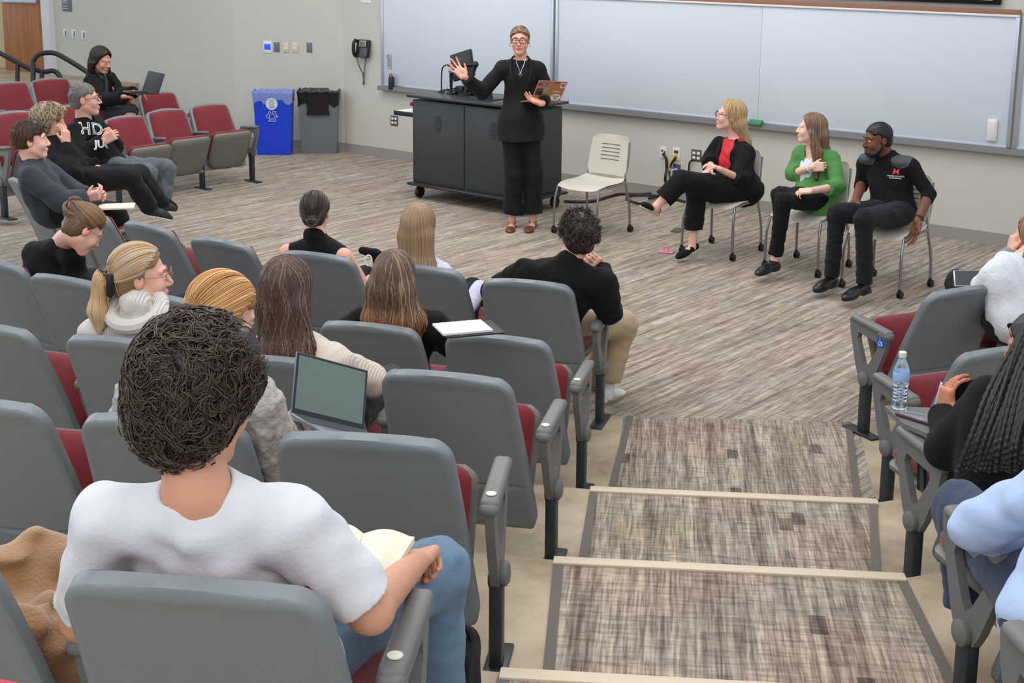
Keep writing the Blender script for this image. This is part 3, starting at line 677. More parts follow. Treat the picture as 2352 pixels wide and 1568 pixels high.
# ================================================================== IMPLICIT SURFACES
class SDF:
    def __init__(s): s.ops = []; s.post = []
    def cap(s, a, b, ra, rb=None, k=.02, c=0, sub=False):
        a = np.array(a, float); b = np.array(b, float); rb = ra if rb is None else rb; R = max(ra, rb)
        s.ops.append(('cap', (a, b, ra, rb), np.minimum(a, b)-R, np.maximum(a, b)+R, k, c, sub)); return s
    def ell(s, c_, r, M=None, k=.02, c=0, sub=False):
        c_ = np.array(c_, float); r = np.array(r, float)*np.ones(3); M = np.eye(3) if M is None else M; e = np.abs(M) @ r
        s.ops.append(('ell', (c_, r, M), c_-e, c_+e, k, c, sub)); return s
    def box(s, c_, h, rr, M=None, k=.01, c=0, sub=False):
        c_ = np.array(c_, float); h = np.array(h, float); M = np.eye(3) if M is None else M; e = np.abs(M) @ h
        s.ops.append(('box', (c_, h, rr, M), c_-e, c_+e, k, c, sub)); return s
    def cut(s, p, n, rad=None, k=.004):
        """remove what lies beyond plane (p, n); within a ball of radius rad only"""
        s.post.append((np.array(p, float), unit(n), rad, k)); return s
    @staticmethod
    def _d(kind, A, P):
        if kind == 'cap':
            a, b, ra, rb = A; ab = b-a; t = np.clip(((P-a)@ab)/max(ab@ab, 1e-12), 0, 1)
            return np.linalg.norm(P-a-t[..., None]*ab, axis=-1)-(ra+(rb-ra)*t)
        if kind == 'ell':
            c, r, M = A; q = (P-c)@M; k0 = np.linalg.norm(q/r, axis=-1); k1 = np.linalg.norm(q/(r*r), axis=-1)
            return k0*(k0-1)/np.maximum(k1, 1e-6)
        c, h, rr, M = A; q = np.abs((P-c)@M)-(h-rr)
        return np.linalg.norm(np.maximum(q, 0), axis=-1)+np.minimum(q.max(-1), 0)-rr
    def _comb(s, D, d, k, sub):
        if sub: h = np.maximum(k-np.abs(D+d), 0)/k; return np.maximum(D, -d)+h*h*k*.25
        h = np.maximum(k-np.abs(D-d), 0)/k; return np.minimum(D, d)-h*h*k*.25
    def at(s, P):
        D = np.full(P.shape[:-1], 9.0)
        for kind, A, lo, hi, k, c, sub in s.ops: D = s._comb(D, s._d(kind, A, P), k, sub)
        return s._post(D, P)
    def _post(s, D, P):
        for p, n, rad, k in s.post:
            d = (P-p)@n
            if rad is not None: d = np.where(np.linalg.norm(P-p, axis=-1) < rad, d, -9)
            D = np.maximum(D, d)
        return D
    def grad(s, P, e=.003):
        g = np.stack([s.at(P+np.eye(3)[i]*e)-s.at(P-np.eye(3)[i]*e) for i in range(3)], -1)
        return g/np.maximum(np.linalg.norm(g, axis=-1, keepdims=True), 1e-9)
    def mesh(s, vox, folds=None):
        lo = np.min([o[2] for o in s.ops if not o[6]], 0)-3*vox-.006; hi = np.max([o[3] for o in s.ops if not o[6]], 0)+3*vox+.006
        n = np.ceil((hi-lo)/vox).astype(int)+1
        ax = [(lo[i]+vox*np.arange(n[i])).astype(np.float32) for i in range(3)]
        D = np.full(n, 1.0, np.float32); Cc = np.zeros(n, np.uint8); Bst = np.full(n, 9.0, np.float32)
        for kind, A, l, h, k, c, sub in s.ops:
            m = k+2.5*vox+.004; i0 = np.clip(((l-m-lo)/vox).astype(int), 0, n-1); i1 = np.clip(((h+m-lo)/vox).astype(int)+2, 0, n)
            if (i1 <= i0).any(): continue
            sl = tuple(slice(a, b) for a, b in zip(i0, i1))
            P = np.stack(np.meshgrid(*[ax[i][sl[i]] for i in range(3)], indexing='ij'), -1)
            d = s._d(kind, A, P).astype(np.float32)
            D[sl] = s._comb(D[sl], d, k, sub)
            if not sub:
                w_ = d < Bst[sl]; t = Cc[sl]; t[w_] = c; Cc[sl] = t; Bst[sl] = np.minimum(Bst[sl], d)
        for p, nn, rad, k in s.post:
            if rad is None: sl = (slice(None),)*3
            else:
                i0 = np.clip(((p-rad-lo)/vox).astype(int), 0, n); i1 = np.clip(((p+rad-lo)/vox).astype(int)+2, 0, n)
                sl = tuple(slice(a, b) for a, b in zip(i0, i1))
            P = np.stack(np.meshgrid(*[ax[i][sl[i]] for i in range(3)], indexing='ij'), -1)
            if P.size == 0: continue
            d = (P-p)@nn
            if rad is not None: d = np.where(np.linalg.norm(P-p, axis=-1) < rad, d, -9)
            D[sl] = np.maximum(D[sl], d)
        if folds:
            amp, fr, seed = folds; rg = np.random.default_rng(seed); near = np.abs(D) < .03; idx = np.argwhere(near); P = lo+idx*vox; N = np.zeros(len(P))
            for o in range(6):
                f = fr*(1+.7*o); dr = unit(rg.normal(size=3)); wv = rg.normal(size=3)*fr*.5
                N += np.sin(P@dr*f+1.8*np.sin(P@wv+o))/(1+.55*o)
            D[near] += (amp*N/1.8).astype(np.float32)
        return surface_nets(D, lo, vox, Cc)
def surface_nets(D, lo, vox, Cc):
    S = D < 0; c = S[:-1, :-1, :-1].astype(np.int8)
    for i in (0, 1):
        for j in (0, 1):
            for k in (0, 1):
                if i or j or k: c = c+S[i:S.shape[0]-1+i, j:S.shape[1]-1+j, k:S.shape[2]-1+k]
    act = (c > 0) & (c < 8); I = np.argwhere(act); idx = np.full(act.shape, -1, np.int64); idx[act] = np.arange(len(I))
    cor = [(i, j, k) for i in (0, 1) for j in (0, 1) for k in (0, 1)]
    val = np.stack([D[I[:, 0]+a, I[:, 1]+b, I[:, 2]+e] for a, b, e in cor], 1)
    acc = np.zeros((len(I), 3)); cnt = np.zeros(len(I))
    for p in range(8):
        for q in range(p+1, 8):
            A, B = np.array(cor[p]), np.array(cor[q])
            if np.abs(A-B).sum() != 1: continue
            va, vb = val[:, p], val[:, q]; m = (va < 0) != (vb < 0); t = np.where(m, va/np.where(m, va-vb, 1), 0)
            acc += np.where(m[:, None], A+t[:, None]*(B-A), 0); cnt += m
    V = lo+(I+acc/cnt[:, None])*vox; col = Cc[I[:, 0], I[:, 1], I[:, 2]]; Fs = []
    for ax_ in range(3):
        a0 = np.moveaxis(S, ax_, 0); df = a0[:-1] != a0[1:]; u, v, w_ = np.nonzero(df); ok = (v > 0) & (w_ > 0) & (v < a0.shape[1]-1) & (w_ < a0.shape[2]-1)
        u, v, w_ = u[ok], v[ok], w_[ok]; flip = a0[u, v, w_]; id2 = np.moveaxis(idx, ax_, 0)
        q = np.stack([id2[u, v-1, w_-1], id2[u, v, w_-1], id2[u, v, w_], id2[u, v-1, w_]], 1)
        if ax_ == 1: flip = ~flip
        q[~flip] = q[~flip][:, ::-1]; Fs.append(q)
    Fq = np.concatenate(Fs); Fq = Fq[(Fq >= 0).all(1)]
    return V, Fq, col

# ------------------------------------------------------------------ skin, hair, cloth
m_skin = mat('skin', (200, 150, 125), .5, attr=True, spec=.35, sss=.08, bump=('noise', 220, .08))
m_hair = mat('hair', (60, 40, 30), .42, attr=True, spec=.45)
m_eye = mat('eye_white', (225, 222, 218), .25); m_iris = mat('iris', (50, 35, 28), .2)
def cloth(name, rgb, rough=.85, sheen=.12, bump=('noise', 130, .35), **k): return mat(name, rgb, rough, sheen=sheen, bump=bump, **k)
def linc(c): return np.array(lin(*c)[:3])

def head_sdf(S, h, Rm, s=1.0, jaw=1.0, ears=True):
    p = lambda x, y_, z: h+Rm@(np.array([x, y_, z])*s)
    S.ell(p(0, -.012, .030), np.array([.074, .094, .084])*s, Rm, .02, 1)
    S.ell(p(0, .034, -.028), np.array([.057, .060, .082])*s, Rm, .03, 1)
    for x in (-1, 1):
        S.cap(p(.045*x*jaw, .004, -.052), p(.013*x, .070, -.098), .019*s, .016*s, .03, 1)
        S.ell(p(.036*x, .064, -.030), np.array([.026, .026, .028])*s, Rm, .02, 1)
        S.cap(p(.012*x, .088, .026), p(.046*x, .072, .026), .010*s, .008*s, .014, 1)
        S.ell(p(.012*x, .101, -.032), np.array([.009, .010, .008])*s, Rm, .006, 1)
    S.ell(p(0, .076, -.094), np.array([.022, .020, .018])*s, Rm, .02, 1)
    S.cap(p(0, .088, .016), p(0, .112, -.026), .008*s, .012*s, .012, 1)
    S.ell(p(0, .084, -.062), np.array([.028, .018, .018])*s, Rm, .014, 1)
    for x in (-1, 1): S.ell(p(.031*x, .103, .006), np.array([.017, .016, .011])*s, Rm, .010, 1, sub=True)
    for x in (-1, 1): S.cap(p(.018*x, .094, .013), p(.044*x, .084, .011), .0045*s, .004*s, .003, 1); S.cap(p(.020*x, .093, -.004), p(.042*x, .085, -.003), .004*s, .0035*s, .003, 1)
    S.ell(p(0, .098, -.058), np.array([.022, .009, .005])*s, Rm, .004, 2); S.ell(p(0, .097, -.067), np.array([.019, .009, .006])*s, Rm, .004, 2)
    if ears:
        for x in (-1, 1):
            S.ell(p(.077*x, -.010, -.004), np.array([.009, .019, .031])*s, Rm, .006, 3)
            S.ell(p(.086*x, -.006, .002), np.array([.005, .010, .017])*s, Rm, .005, 3, sub=True)
    return p
def hand_sdf(S, wr, d, n, side, curl=.35, spread=.12, s=1.0, thumb=.8, curls=None):
    """wr wrist, d direction of the palm, n palm-facing normal, side +1: thumb towards +(d x n)"""
    d = unit(d); n = unit(n-np.dot(n, d)*d if True else n); t = np.cross(d, n)*side        # t points to the thumb side
    M = np.array([t, d, n]).T
    S.box(wr+d*.048*s, np.array([.040, .048, .014])*s, .013*s, M, .012, 1)
    S.ell(wr+d*.035*s+t*.024*s+n*.008*s, np.array([.017, .032, .014])*s, M, .012, 1)
    L = [(.028, .094, (.040, .024, .020), .0082), (.0095, .098, (.045, .028, .021), .0085), (-.0095, .094, (.041, .026, .020), .008), (-.028, .086, (.031, .019, .018), .0072)]
    for f, (x, y_, seg, r) in enumerate(L):
        c = curl if curls is None else curls[f]; a = wr+(t*x+d*(y_-.012))*s; dir_ = unit(d+t*(x/.03)*spread); rr = r*s
        for g, l in enumerate(seg):
            ang = c*(.9, 1.1, .8)[g]; q = unit(dir_*math.cos(ang)+n*math.sin(ang))
            b = a+q*l*s; S.cap(a, b, rr, rr*.93, .004, 1 if g < 2 else 3); a = b; nn = -dir_*math.sin(ang)+n*math.cos(ang); dir_, n2 = q, nn; rr *= .93
            n_ = nn; n_keep = n; n = unit(n_) 
        n = unit(np.cross(t, d)*side*-1) if False else unit(M[:, 2])
    a = wr+(t*.030+d*.022)*s; q = unit(t*.75*thumb+d*.75+n*.35); b = a+q*.036*s; S.cap(a, b, .0115*s, .0095*s, .010, 1)
    q2 = unit(q*.8+d*.45+n*.25*thumb); c_ = b+q2*.03*s; S.cap(b, c_, .0095*s, .0078*s, .003, 3)
SEATED = dict(pel=(0, -.04, .53), chest=(0, -.18, .86), neck=(0, -.21, 1.04), head=(0, -.165, 1.18), shR=(.17, -.20, .97), shL=(-.17, -.20, .97),
              elR=(.25, -.10, .72), elL=(-.25, -.10, .72), wrR=(.17, .12, .66), wrL=(-.17, .12, .66), hipR=(.09, .0, .52), hipL=(-.09, .0, .52),
              knR=(.13, .43, .53), knL=(-.13, .43, .53), anR=(.13, .42, .10), anL=(-.13, .42, .10), toR=(.14, .57, .035), toL=(-.14, .57, .035))
STAND = dict(pel=(0, 0, .98), chest=(0, .0, 1.30), neck=(0, -.02, 1.50), head=(0, .02, 1.66), shR=(.18, -.01, 1.44), shL=(-.18, -.01, 1.44), elR=(.25, 0, 1.15), elL=(-.25, 0, 1.15),
             wrR=(.25, .1, .92), wrL=(-.25, .1, .92), hipR=(.09, 0, .95), hipL=(-.09, 0, .95), knR=(.11, .03, .52), knL=(-.11, .03, .52), anR=(.11, -.03, .11), anL=(-.11, -.03, .11), toR=(.12, .12, .03), toL=(-.12, .12, .03))
def IH(a):
    """heading: 0 straight away from the camera, 90 to the right of the photograph"""
    return R_(128.8-a)
class Person:
    def __init__(s, name, label, base, th, skin=(205, 155, 130), scale=1.0, px={}, loc={}, look=0.0, nod=0.0, tilt=0.0, headfwd=None, lip=None, vox=.006, pose=SEATED, hs=1.0):
        """base: floor point below the seat, th: heading of the chair; px: joint -> (u, v[, shift along the view]); loc: joint -> local metres"""
        s.base = np.array(base, float); s.th = th; s.R = rz(th); s.skin = linc(skin); s.vox = vox; s.hs = hs
        s.lip = linc(lip if lip else (skin[0]*.90, skin[1]*.72, skin[2]*.70)); J = {}
        for k, v in pose.items(): J[k] = s.base+s.R@(np.array(loc.get(k, v), float)*scale)
        dd = {}
        for k, v in px.items():
            d0 = proj(J[k])[2]+(v[2] if len(v) > 2 else 0); J[k] = dep(v[0], v[1], d0)
        T0 = {k: s.base+s.R@(np.array(loc.get(k, v), float)*scale) for k, v in pose.items()}
        if 'shR' in px and 'shL' in px:
            sh = (J['shR']+J['shL'])/2-(T0['shR']+T0['shL'])/2
            if 'neck' not in px: J['neck'] = T0['neck']+sh
            if 'chest' not in px: J['chest'] = T0['chest']+sh*.75
        if pose is SEATED:
            q = s.R.T@(J['chest']-s.base); q[1] = max(q[1], -.15); J['chest'] = s.base+s.R@q
        s.J = J; s.root = thing('person', label, 'person', s.base, th); s.root['pose'] = 'x'; del s.root['pose']
        hf = th+math.pi/2+look if headfwd is None else headfwd
        f = np.array([math.cos(hf)*math.cos(nod), math.sin(hf)*math.cos(nod), math.sin(nod)]); M = frame(f)
        s.HR = M@ry_(tilt); s.h = J['head']; s.body = SDF(); s.hand_done = []
        s.u = unit(J['neck']-J['pel']); rr = unit(J['shR']-J['shL']); s.tf = unit(np.cross(s.u, rr)); s.T = np.array([rr, s.tf, np.cross(rr, s.tf)]).T
    def torso(s, S, g=0.0, w=1.0, c=1, hips=True):
        J = s.J; T = s.T; W = np.linalg.norm(J['shR']-J['shL'])/2
        for X in 'LR': S.cap(J['neck']*.82+J['chest']*.18+(J['sh'+X]-J['neck'])*.18, J['sh'+X]-s.u*.012, .052+g*.7, .044+g, .035, c)
        S.ell(J['chest']-s.u*.0, np.array([W*.90+g*.6, .100*w+g, .175+g*.5]), T, .04, c)
        mid = J['chest']*.5+J['pel']*.5; S.ell(mid, np.array([.135*w+g, .095*w+g, .17]), T, .06, c)
        if hips: S.ell(J['pel'], np.array([.165*w+g, .115*w+g, .12+g]), T, .06, c)
        m = (J['shL']+J['shR'])/2; S.cap(m+(J['neck']-m)*.3, J['neck'], .060+g*.5, .054+g*.3, .04, c)
    def arm(s, S, X, g=0.0, to=1.0, c=1, r=(.050, .041, .038, .027), fore=True):
        J = s.J; S.cap(J['sh'+X], J['el'+X], r[0]+g, r[1]+g, .03, c)
        if fore: S.cap(J['el'+X], J['el'+X]+(J['wr'+X]-J['el'+X])*to, r[2]+g, (r[2]+(r[3]-r[2])*to)+g, .02, c)
    def leg(s, S, X, g=0.0, c=1, r=(.082, .056, .052, .036), k=.04):
        J = s.J; S.cap(J['hip'+X], J['kn'+X], r[0]+g, r[1]+g, k, c); S.cap(J['kn'+X], J['an'+X], r[2]+g, r[3]+g, k*.8, c)
    def make_body(s, hands='', jaw=1.0, legs=True, feet=True, face=True, armr=(.046, .038, .035, .025)):
        S = s.body; J = s.J; s.p = head_sdf(S, s.h, s.HR, s.hs, jaw)
        S.cap(s.h+s.HR@np.array([0, -.022, -.055])*s.hs, J['neck'], .052*s.hs, .056*s.hs, .03, 1)
        s.torso(S, -.012)
        for X in 'LR':
            s.arm(S, X, 0, 1, 1, armr)
            if legs: s.leg(S, X, 0, 1, (.070, .050, .050, .032))
            if feet: S.cap(J['an'+X]-[0, 0, .03], J['to'+X], .032, .024, .02, 1)
        for spec in s.hand_done: hand_sdf(S, *spec[0], **spec[1])
        V, F, c = S.mesh(s.vox); base = np.tile(s.skin, (len(V), 1)); q = ((V-s.h)@s.HR)/s.hs; lm_ = (q[:, 0]/.0235)**2+((q[:, 2]+.0625)/(.0095-.10*np.abs(q[:, 0])))**2; lw = (np.clip(1.35-lm_, 0, .6)/.6*(q[:, 1] > .075))[:, None]; base = base*(1-lw)+s.lip*lw; base[c == 3] = s.skin*np.array([1.05, .88, .84])
        s.bodyobj = mesh_obj('body', V, F, m_skin, s.root, cols=base, sharp=0, world=True)
        if face:
            for x in (-1, 1):
                e = MB().sphere(s.p(.031*x, .0800, .005), .0112*s.hs, 8, s.HR); eo = e.build('eye', m_eye, s.root, world=True)
                MB().sphere(s.p(.031*x, .0865, .005), np.array([.0062, .0055, .0062])*s.hs, 6, s.HR).build('iris', m_iris, s.root, world=True)
    def brows(s, rgb):
        for x in (-1, 1):
            MB().tube([s.p(.014*x, .1000, .030), s.p(.030*x, .0965, .035), s.p(.047*x, .080, .030)], [.0028, .0034, .0018], 6).build('eyebrow', mat('brow_%d_%d' % (rgb[0], rgb[1]), rgb, .8), s.root, world=True)
    def hand(me_, X, d, n, **k): me_.hand_done.append(((me_.J['wr'+X], np.array(d, float), np.array(n, float), k.pop('side')), k))
    def garment(s, name, m, build, folds=(.004, 34, 1), vox=None, cols=None):
        S = SDF(); build(S); V, F, c = S.mesh(vox or s.vox, folds); s.G = getattr(s, 'G', {}); s.G[name] = S
        cc = None
        if cols is not None: cc = np.array([linc(x) for x in cols])[np.minimum(c, len(cols)-1)]
        return mesh_obj(name, V, F, m, s.root, cols=cc, sharp=0, world=True)
    def top(s, name, m, sleeve=('L', 'R'), to=1.0, g=.012, w=1.0, collar=0.0, folds=(.004, 34, 1), hem=None, extra=None, armr=(.047, .039, .037, .030), neckdrop=.0, tos=None, upto=None):
        J = s.J
        def B(S):
            s.torso(S, g, w)
            for X in sleeve:
                t = (tos or {}).get(X, to)
                if upto:   # short sleeve: share of the upper arm
                    e = J['sh'+X]+(J['el'+X]-J['sh'+X])*upto; S.cap(J['sh'+X], e, .058+g, .052+g, .03, 0); S.cut(e, J['el'+X]-J['sh'+X], .11)
                else:
                    s.arm(S, X, g, t, 0, armr); w_ = J['el'+X]+(J['wr'+X]-J['el'+X])*t; S.cut(w_, J['wr'+X]-J['el'+X], .092)
            nk = J['neck']+s.u*(.018-neckdrop+collar); S.cap(nk+s.u*.085, nk+s.u*.26, .085, .10, .006, 0, sub=True)
            if not collar: S.cap(J['neck']-s.u*(.030+neckdrop)+s.tf*.01, J['neck']+s.u*.10+s.tf*.01, .066, .070, .008, 0, sub=True)
            if collar: S.cap(J['neck']-s.u*.02, J['neck']+s.u*collar, .060+g*.5, .057+g*.4, .015, 0)
            if hem is not None:
                b_ = J['pel']-s.u*hem; S.cut(b_, -s.u, .32)
            if extra: extra(S)
        s.post_fix = None
        return s.garment(name, m, B, folds)
    def pants(s, m, name='trousers', g=.010, hem=.90, r=(.088, .062, .058, .046), folds=(.005, 30, 3), sides='LR', k=.05):
        J = s.J
        def B(S):
            S.ell(J['pel']-s.u*.02, (.170, .125, .12), s.T, .06, 0)
            for X in sides:
                e = J['kn'+X]+(J['an'+X]-J['kn'+X])*hem; S.cap(J['hip'+X], J['kn'+X], r[0]+g, r[1]+g, k, 0); S.cap(J['kn'+X], e, r[2]+g, r[3]+g, k*.7, 0); S.cut(e, J['an'+X]-J['kn'+X], .09)
        return s.garment(name, m, B, folds)
    def decal(s, name, V, F, org, right, up, m, key, parent, off=.003):
        V = np.array(V, float); r = unit(right); u = unit(np.array(up)-np.dot(up, r)*r); n = np.cross(r, u); P = org+V[:, :1]*r+V[:, 1:2]*u+n*.10
        S = s.G[key]
        for _ in range(40): P = P-n*(np.clip(S.at(P)-off, -.02, .02)*.8)[:, None]
        mesh_obj(name, P+n*V[:, 2:3], F, m, parent, smooth=False, world=True)
    def watch(s, X, m, face):
        w = s.J['wr'+X]; d = unit(w-s.J['el'+X]); c = w-d*.03; a = unit(np.cross(d, [0, 0, 1])); b = np.cross(a, d)
        t = MB().tube([c+.031*(a*math.cos(q)+b*math.sin(q)) for q in np.linspace(0, 2*math.pi, 20)[:-1]], .006, 6, closed=True).box(c-CAM[2]*.030, (.034, .012, .034), .004, M=frame(CAM[2])).build('watch', m, s.root, world=True)
    def glasses(s, rgb=(30, 22, 22), wdt=.0018, rx=.024, rz_=.019):
        t = None; mb = MB()
        for x in (-1, 1):
            mb.tube([s.p(.031*x+rx*math.copysign(abs(math.cos(a))**.75, math.cos(a)), .116-.024*abs(math.cos(a)*.5+.5*x*math.cos(a)), .004+rz_*math.copysign(abs(math.sin(a))**.75, math.sin(a))) for a in np.linspace(0, 2*math.pi, 25)[:-1]], wdt, 5, closed=True)
            mb.tube([s.p(.057*x, .094, .010), s.p(.076*x, .06, .010), s.p(.080*x, -.01, .008)], wdt, 5)
        mb.tube([s.p(-.008, .117, .008), s.p(0, .121, .010), s.p(.008, .117, .008)], wdt, 5)
        g = mb.build('glasses', mat('frame_%d_%d' % (rgb[0], rgb[1]), rgb, .35), s.root, world=True)
    # ---------------------------------------------------------------- hair
    def hairbase(s, build, c1, name='hair', folds=(.0015, 160, 5), vox=.005):
        S = SDF(); build(S, lambda x, y_, z: s.h+s.HR@(np.array([x, y_, z])*s.hs)); s.HS = S
        V, F, c = S.mesh(vox, folds); s.hairobj = mesh_obj(name, V, F, m_hair, s.root, cols=np.tile(linc(c1)*.75, (len(V), 1)), sharp=0, world=True)
    def strands(s, starts, dirs, n, L, steps, c1, c2, tip=None, tipk=1.0, r=.0026, off=.003, hug=True, wave=(0, 1), target=None, gravity=1.0, jit=.25, frizz=0.0, seed=1, c3=None, name='hair_strands', taper=.6, field=None):
        """strands that run over the hair volume self.HS. starts: (n,3) head-local or callable"""
        rg = np.random.default_rng(seed); P = np.array(starts, float)
        k = rg.integers(0, len(P), n); P = P[k]+rg.normal(size=(n, 3))*.004; Dn = np.array(dirs, float)
        Dn = (Dn[k] if Dn.ndim == 2 else np.tile(Dn, (n, 1)))+rg.normal(size=(n, 3))*jit
        P = s.h+(P*s.hs)@s.HR.T; Dn = Dn@s.HR.T; offs = off*(.3+rg.random(n)*1.2); path = []
        Ln = L*(.75+.35*rg.random(n)); h = Ln/steps; ph = rg.random(n)*6.28
        tg = None if target is None else s.h+s.HR@(np.array(target)*s.hs)
        vel = Dn/np.maximum(np.linalg.norm(Dn, axis=1, keepdims=True), 1e-9)
        for i in range(steps+1):
            d = s.HS.at(P); g = s.HS.grad(P)
            if hug: P = P-g*(d-offs)[:, None]
            else: P = np.where((d < offs)[:, None], P-g*(d-offs)[:, None], P)
            path.append(P.copy())
            if tg is not None: vel = vel*.3+(tg-P)/np.maximum(np.linalg.norm(tg-P, axis=1, keepdims=True), .02)*.7
            else: vel = vel*.55+np.array([0, 0, -gravity])*.45
            if field: fp = P*field[1]; vel = vel+field[0]*np.stack([np.sin(fp[:, 1]+1.3*np.sin(fp[:, 2])), np.sin(fp[:, 2]+1.7*np.sin(fp[:, 0])+2), np.sin(fp[:, 0]+1.1*np.sin(fp[:, 1])+4)], 1)
            if frizz: vel = vel+rg.normal(size=vel.shape)*frizz
            t = vel-g*np.sum(vel*g, 1, keepdims=True)*(1 if hug else 0); t /= np.maximum(np.linalg.norm(t, axis=1, keepdims=True), 1e-9)
            if wave[0]:
                sd = np.cross(t, g); P = P+sd*(wave[0]*np.cos(wave[1]*i*h+ph)*h)[:, None]
            P = P+t*h[:, None]
            vel = t
        path = np.array(path)      # steps+1, n, 3
        s._tubes(path, r, c1, c2, tip, tipk, rg, name, taper, c3)
    def _tubes(s, path, r, c1, c2, tip, tipk, rg, name, taper, c3=None):
        m, n, _ = path.shape; T = np.gradient(path, axis=0); T /= np.maximum(np.linalg.norm(T, axis=2, keepdims=True), 1e-9)
        A = np.cross(T, np.array([.3, .2, .9])); A /= np.maximum(np.linalg.norm(A, axis=2, keepdims=True), 1e-9); B = np.cross(T, A)
        tt = np.linspace(0, 1, m); rad = r*(1-taper*tt**2)[:, None]*(.7+.6*rg.random(n))[None]
        q = 4; ang = np.arange(q)*2*math.pi/q
        V = path[:, :, None]+rad[..., None, None]*(np.cos(ang)[None, None, :, None]*A[:, :, None]+np.sin(ang)[None, None, :, None]*B[:, :, None])
        idx = np.arange(m*n*q).reshape(m, n, q); a = idx[:-1]; b = idx[1:]
        F = np.stack([a, np.roll(a, -1, 2), np.roll(b, -1, 2), b], -1).reshape(-1, 4)
        k = rg.random(n)[None, :, None]; c = linc(c1)*(1-k)+linc(c2)*k; c = np.broadcast_to(c, (m, n, 3)).copy()
        if c3 is not None: mm = rg.random(n) < .22; c[:, mm] = linc(c3)
        if tip is not None: w_ = np.clip((tt[:, None, None]*1.0-(1-tipk))/max(tipk, .01), 0, 1)**1.2*(.5+.5*rg.random(n))[None, :, None]; c = c*(1-w_)+linc(tip)*w_
        c = np.repeat(c[:, :, None], q, 2).reshape(-1, 3)
        mesh_obj(name, V.reshape(-1, 3), F, m_hair, s.hairobj, cols=c, sharp=0, world=True)
    def shoe(s, X, m, kind='flat', sole=None, up=None):
        J = s.J; a = J['an'+X]; t = J['to'+X]; d = unit(t-a+[0, 0, 0]); fl = t-a; fl = unit(fl); upv = np.array([0, 0, 1.0]) if up is None else unit(up)
        upv = unit(upv-fl*np.dot(upv, fl)); heel = a-upv*.055-fl*.045; toe = t+fl*.03; M = frame(unit(toe-heel), upv); mid = (heel+toe)/2; Lh = np.linalg.norm(toe-heel)/2
        fw = M[:, 1]; upn = M[:, 2]
        def B(S):
            S.box(heel+fw*.05+upn*.015, (.032, .055, .03), .022, M, .03, 0); S.ell(toe-fw*.085+upn*.010, (.045, .09, .032), M, .03, 0)
            if kind == 'sneaker': S.cap(a-upn*.03, a+upn*.02, .042, .046, .03, 0); S.ell(mid+upn*.03, (.04, .09, .035), M, .03, 0)
            if kind == 'oxford': S.ell(mid+upn*.028, (.036, .085, .036), M, .03, 0); S.cap(a-upn*.03, a+upn*.0, .038, .04, .03, 0)
            S.cut(mid-upn*.012, -upn, .3)
        o = s.garment('shoe', m, B, None, vox=.004)
        if sole is not None:
            def C(S):
                h = {'wedge': .018, 'sneaker': .014}.get(kind, .007)
                S.box(heel+fw*.05-upn*(.006+h*.5), (.033, .054, h*.5+.008), .006, M, .03, 0); S.ell(toe-fw*.085-upn*.008, (.044, .089, .016), M, .02, 0); S.cut(mid-upn*(.014+h), -upn, .3)
            S = SDF(); C(S); V, F, c = S.mesh(.004); mesh_obj('sole', V, F, sole, o, sharp=0, world=True)
        return o
HB_SHORT = lambda top=.012, side=.008, back=-.06: (lambda S, p: None)
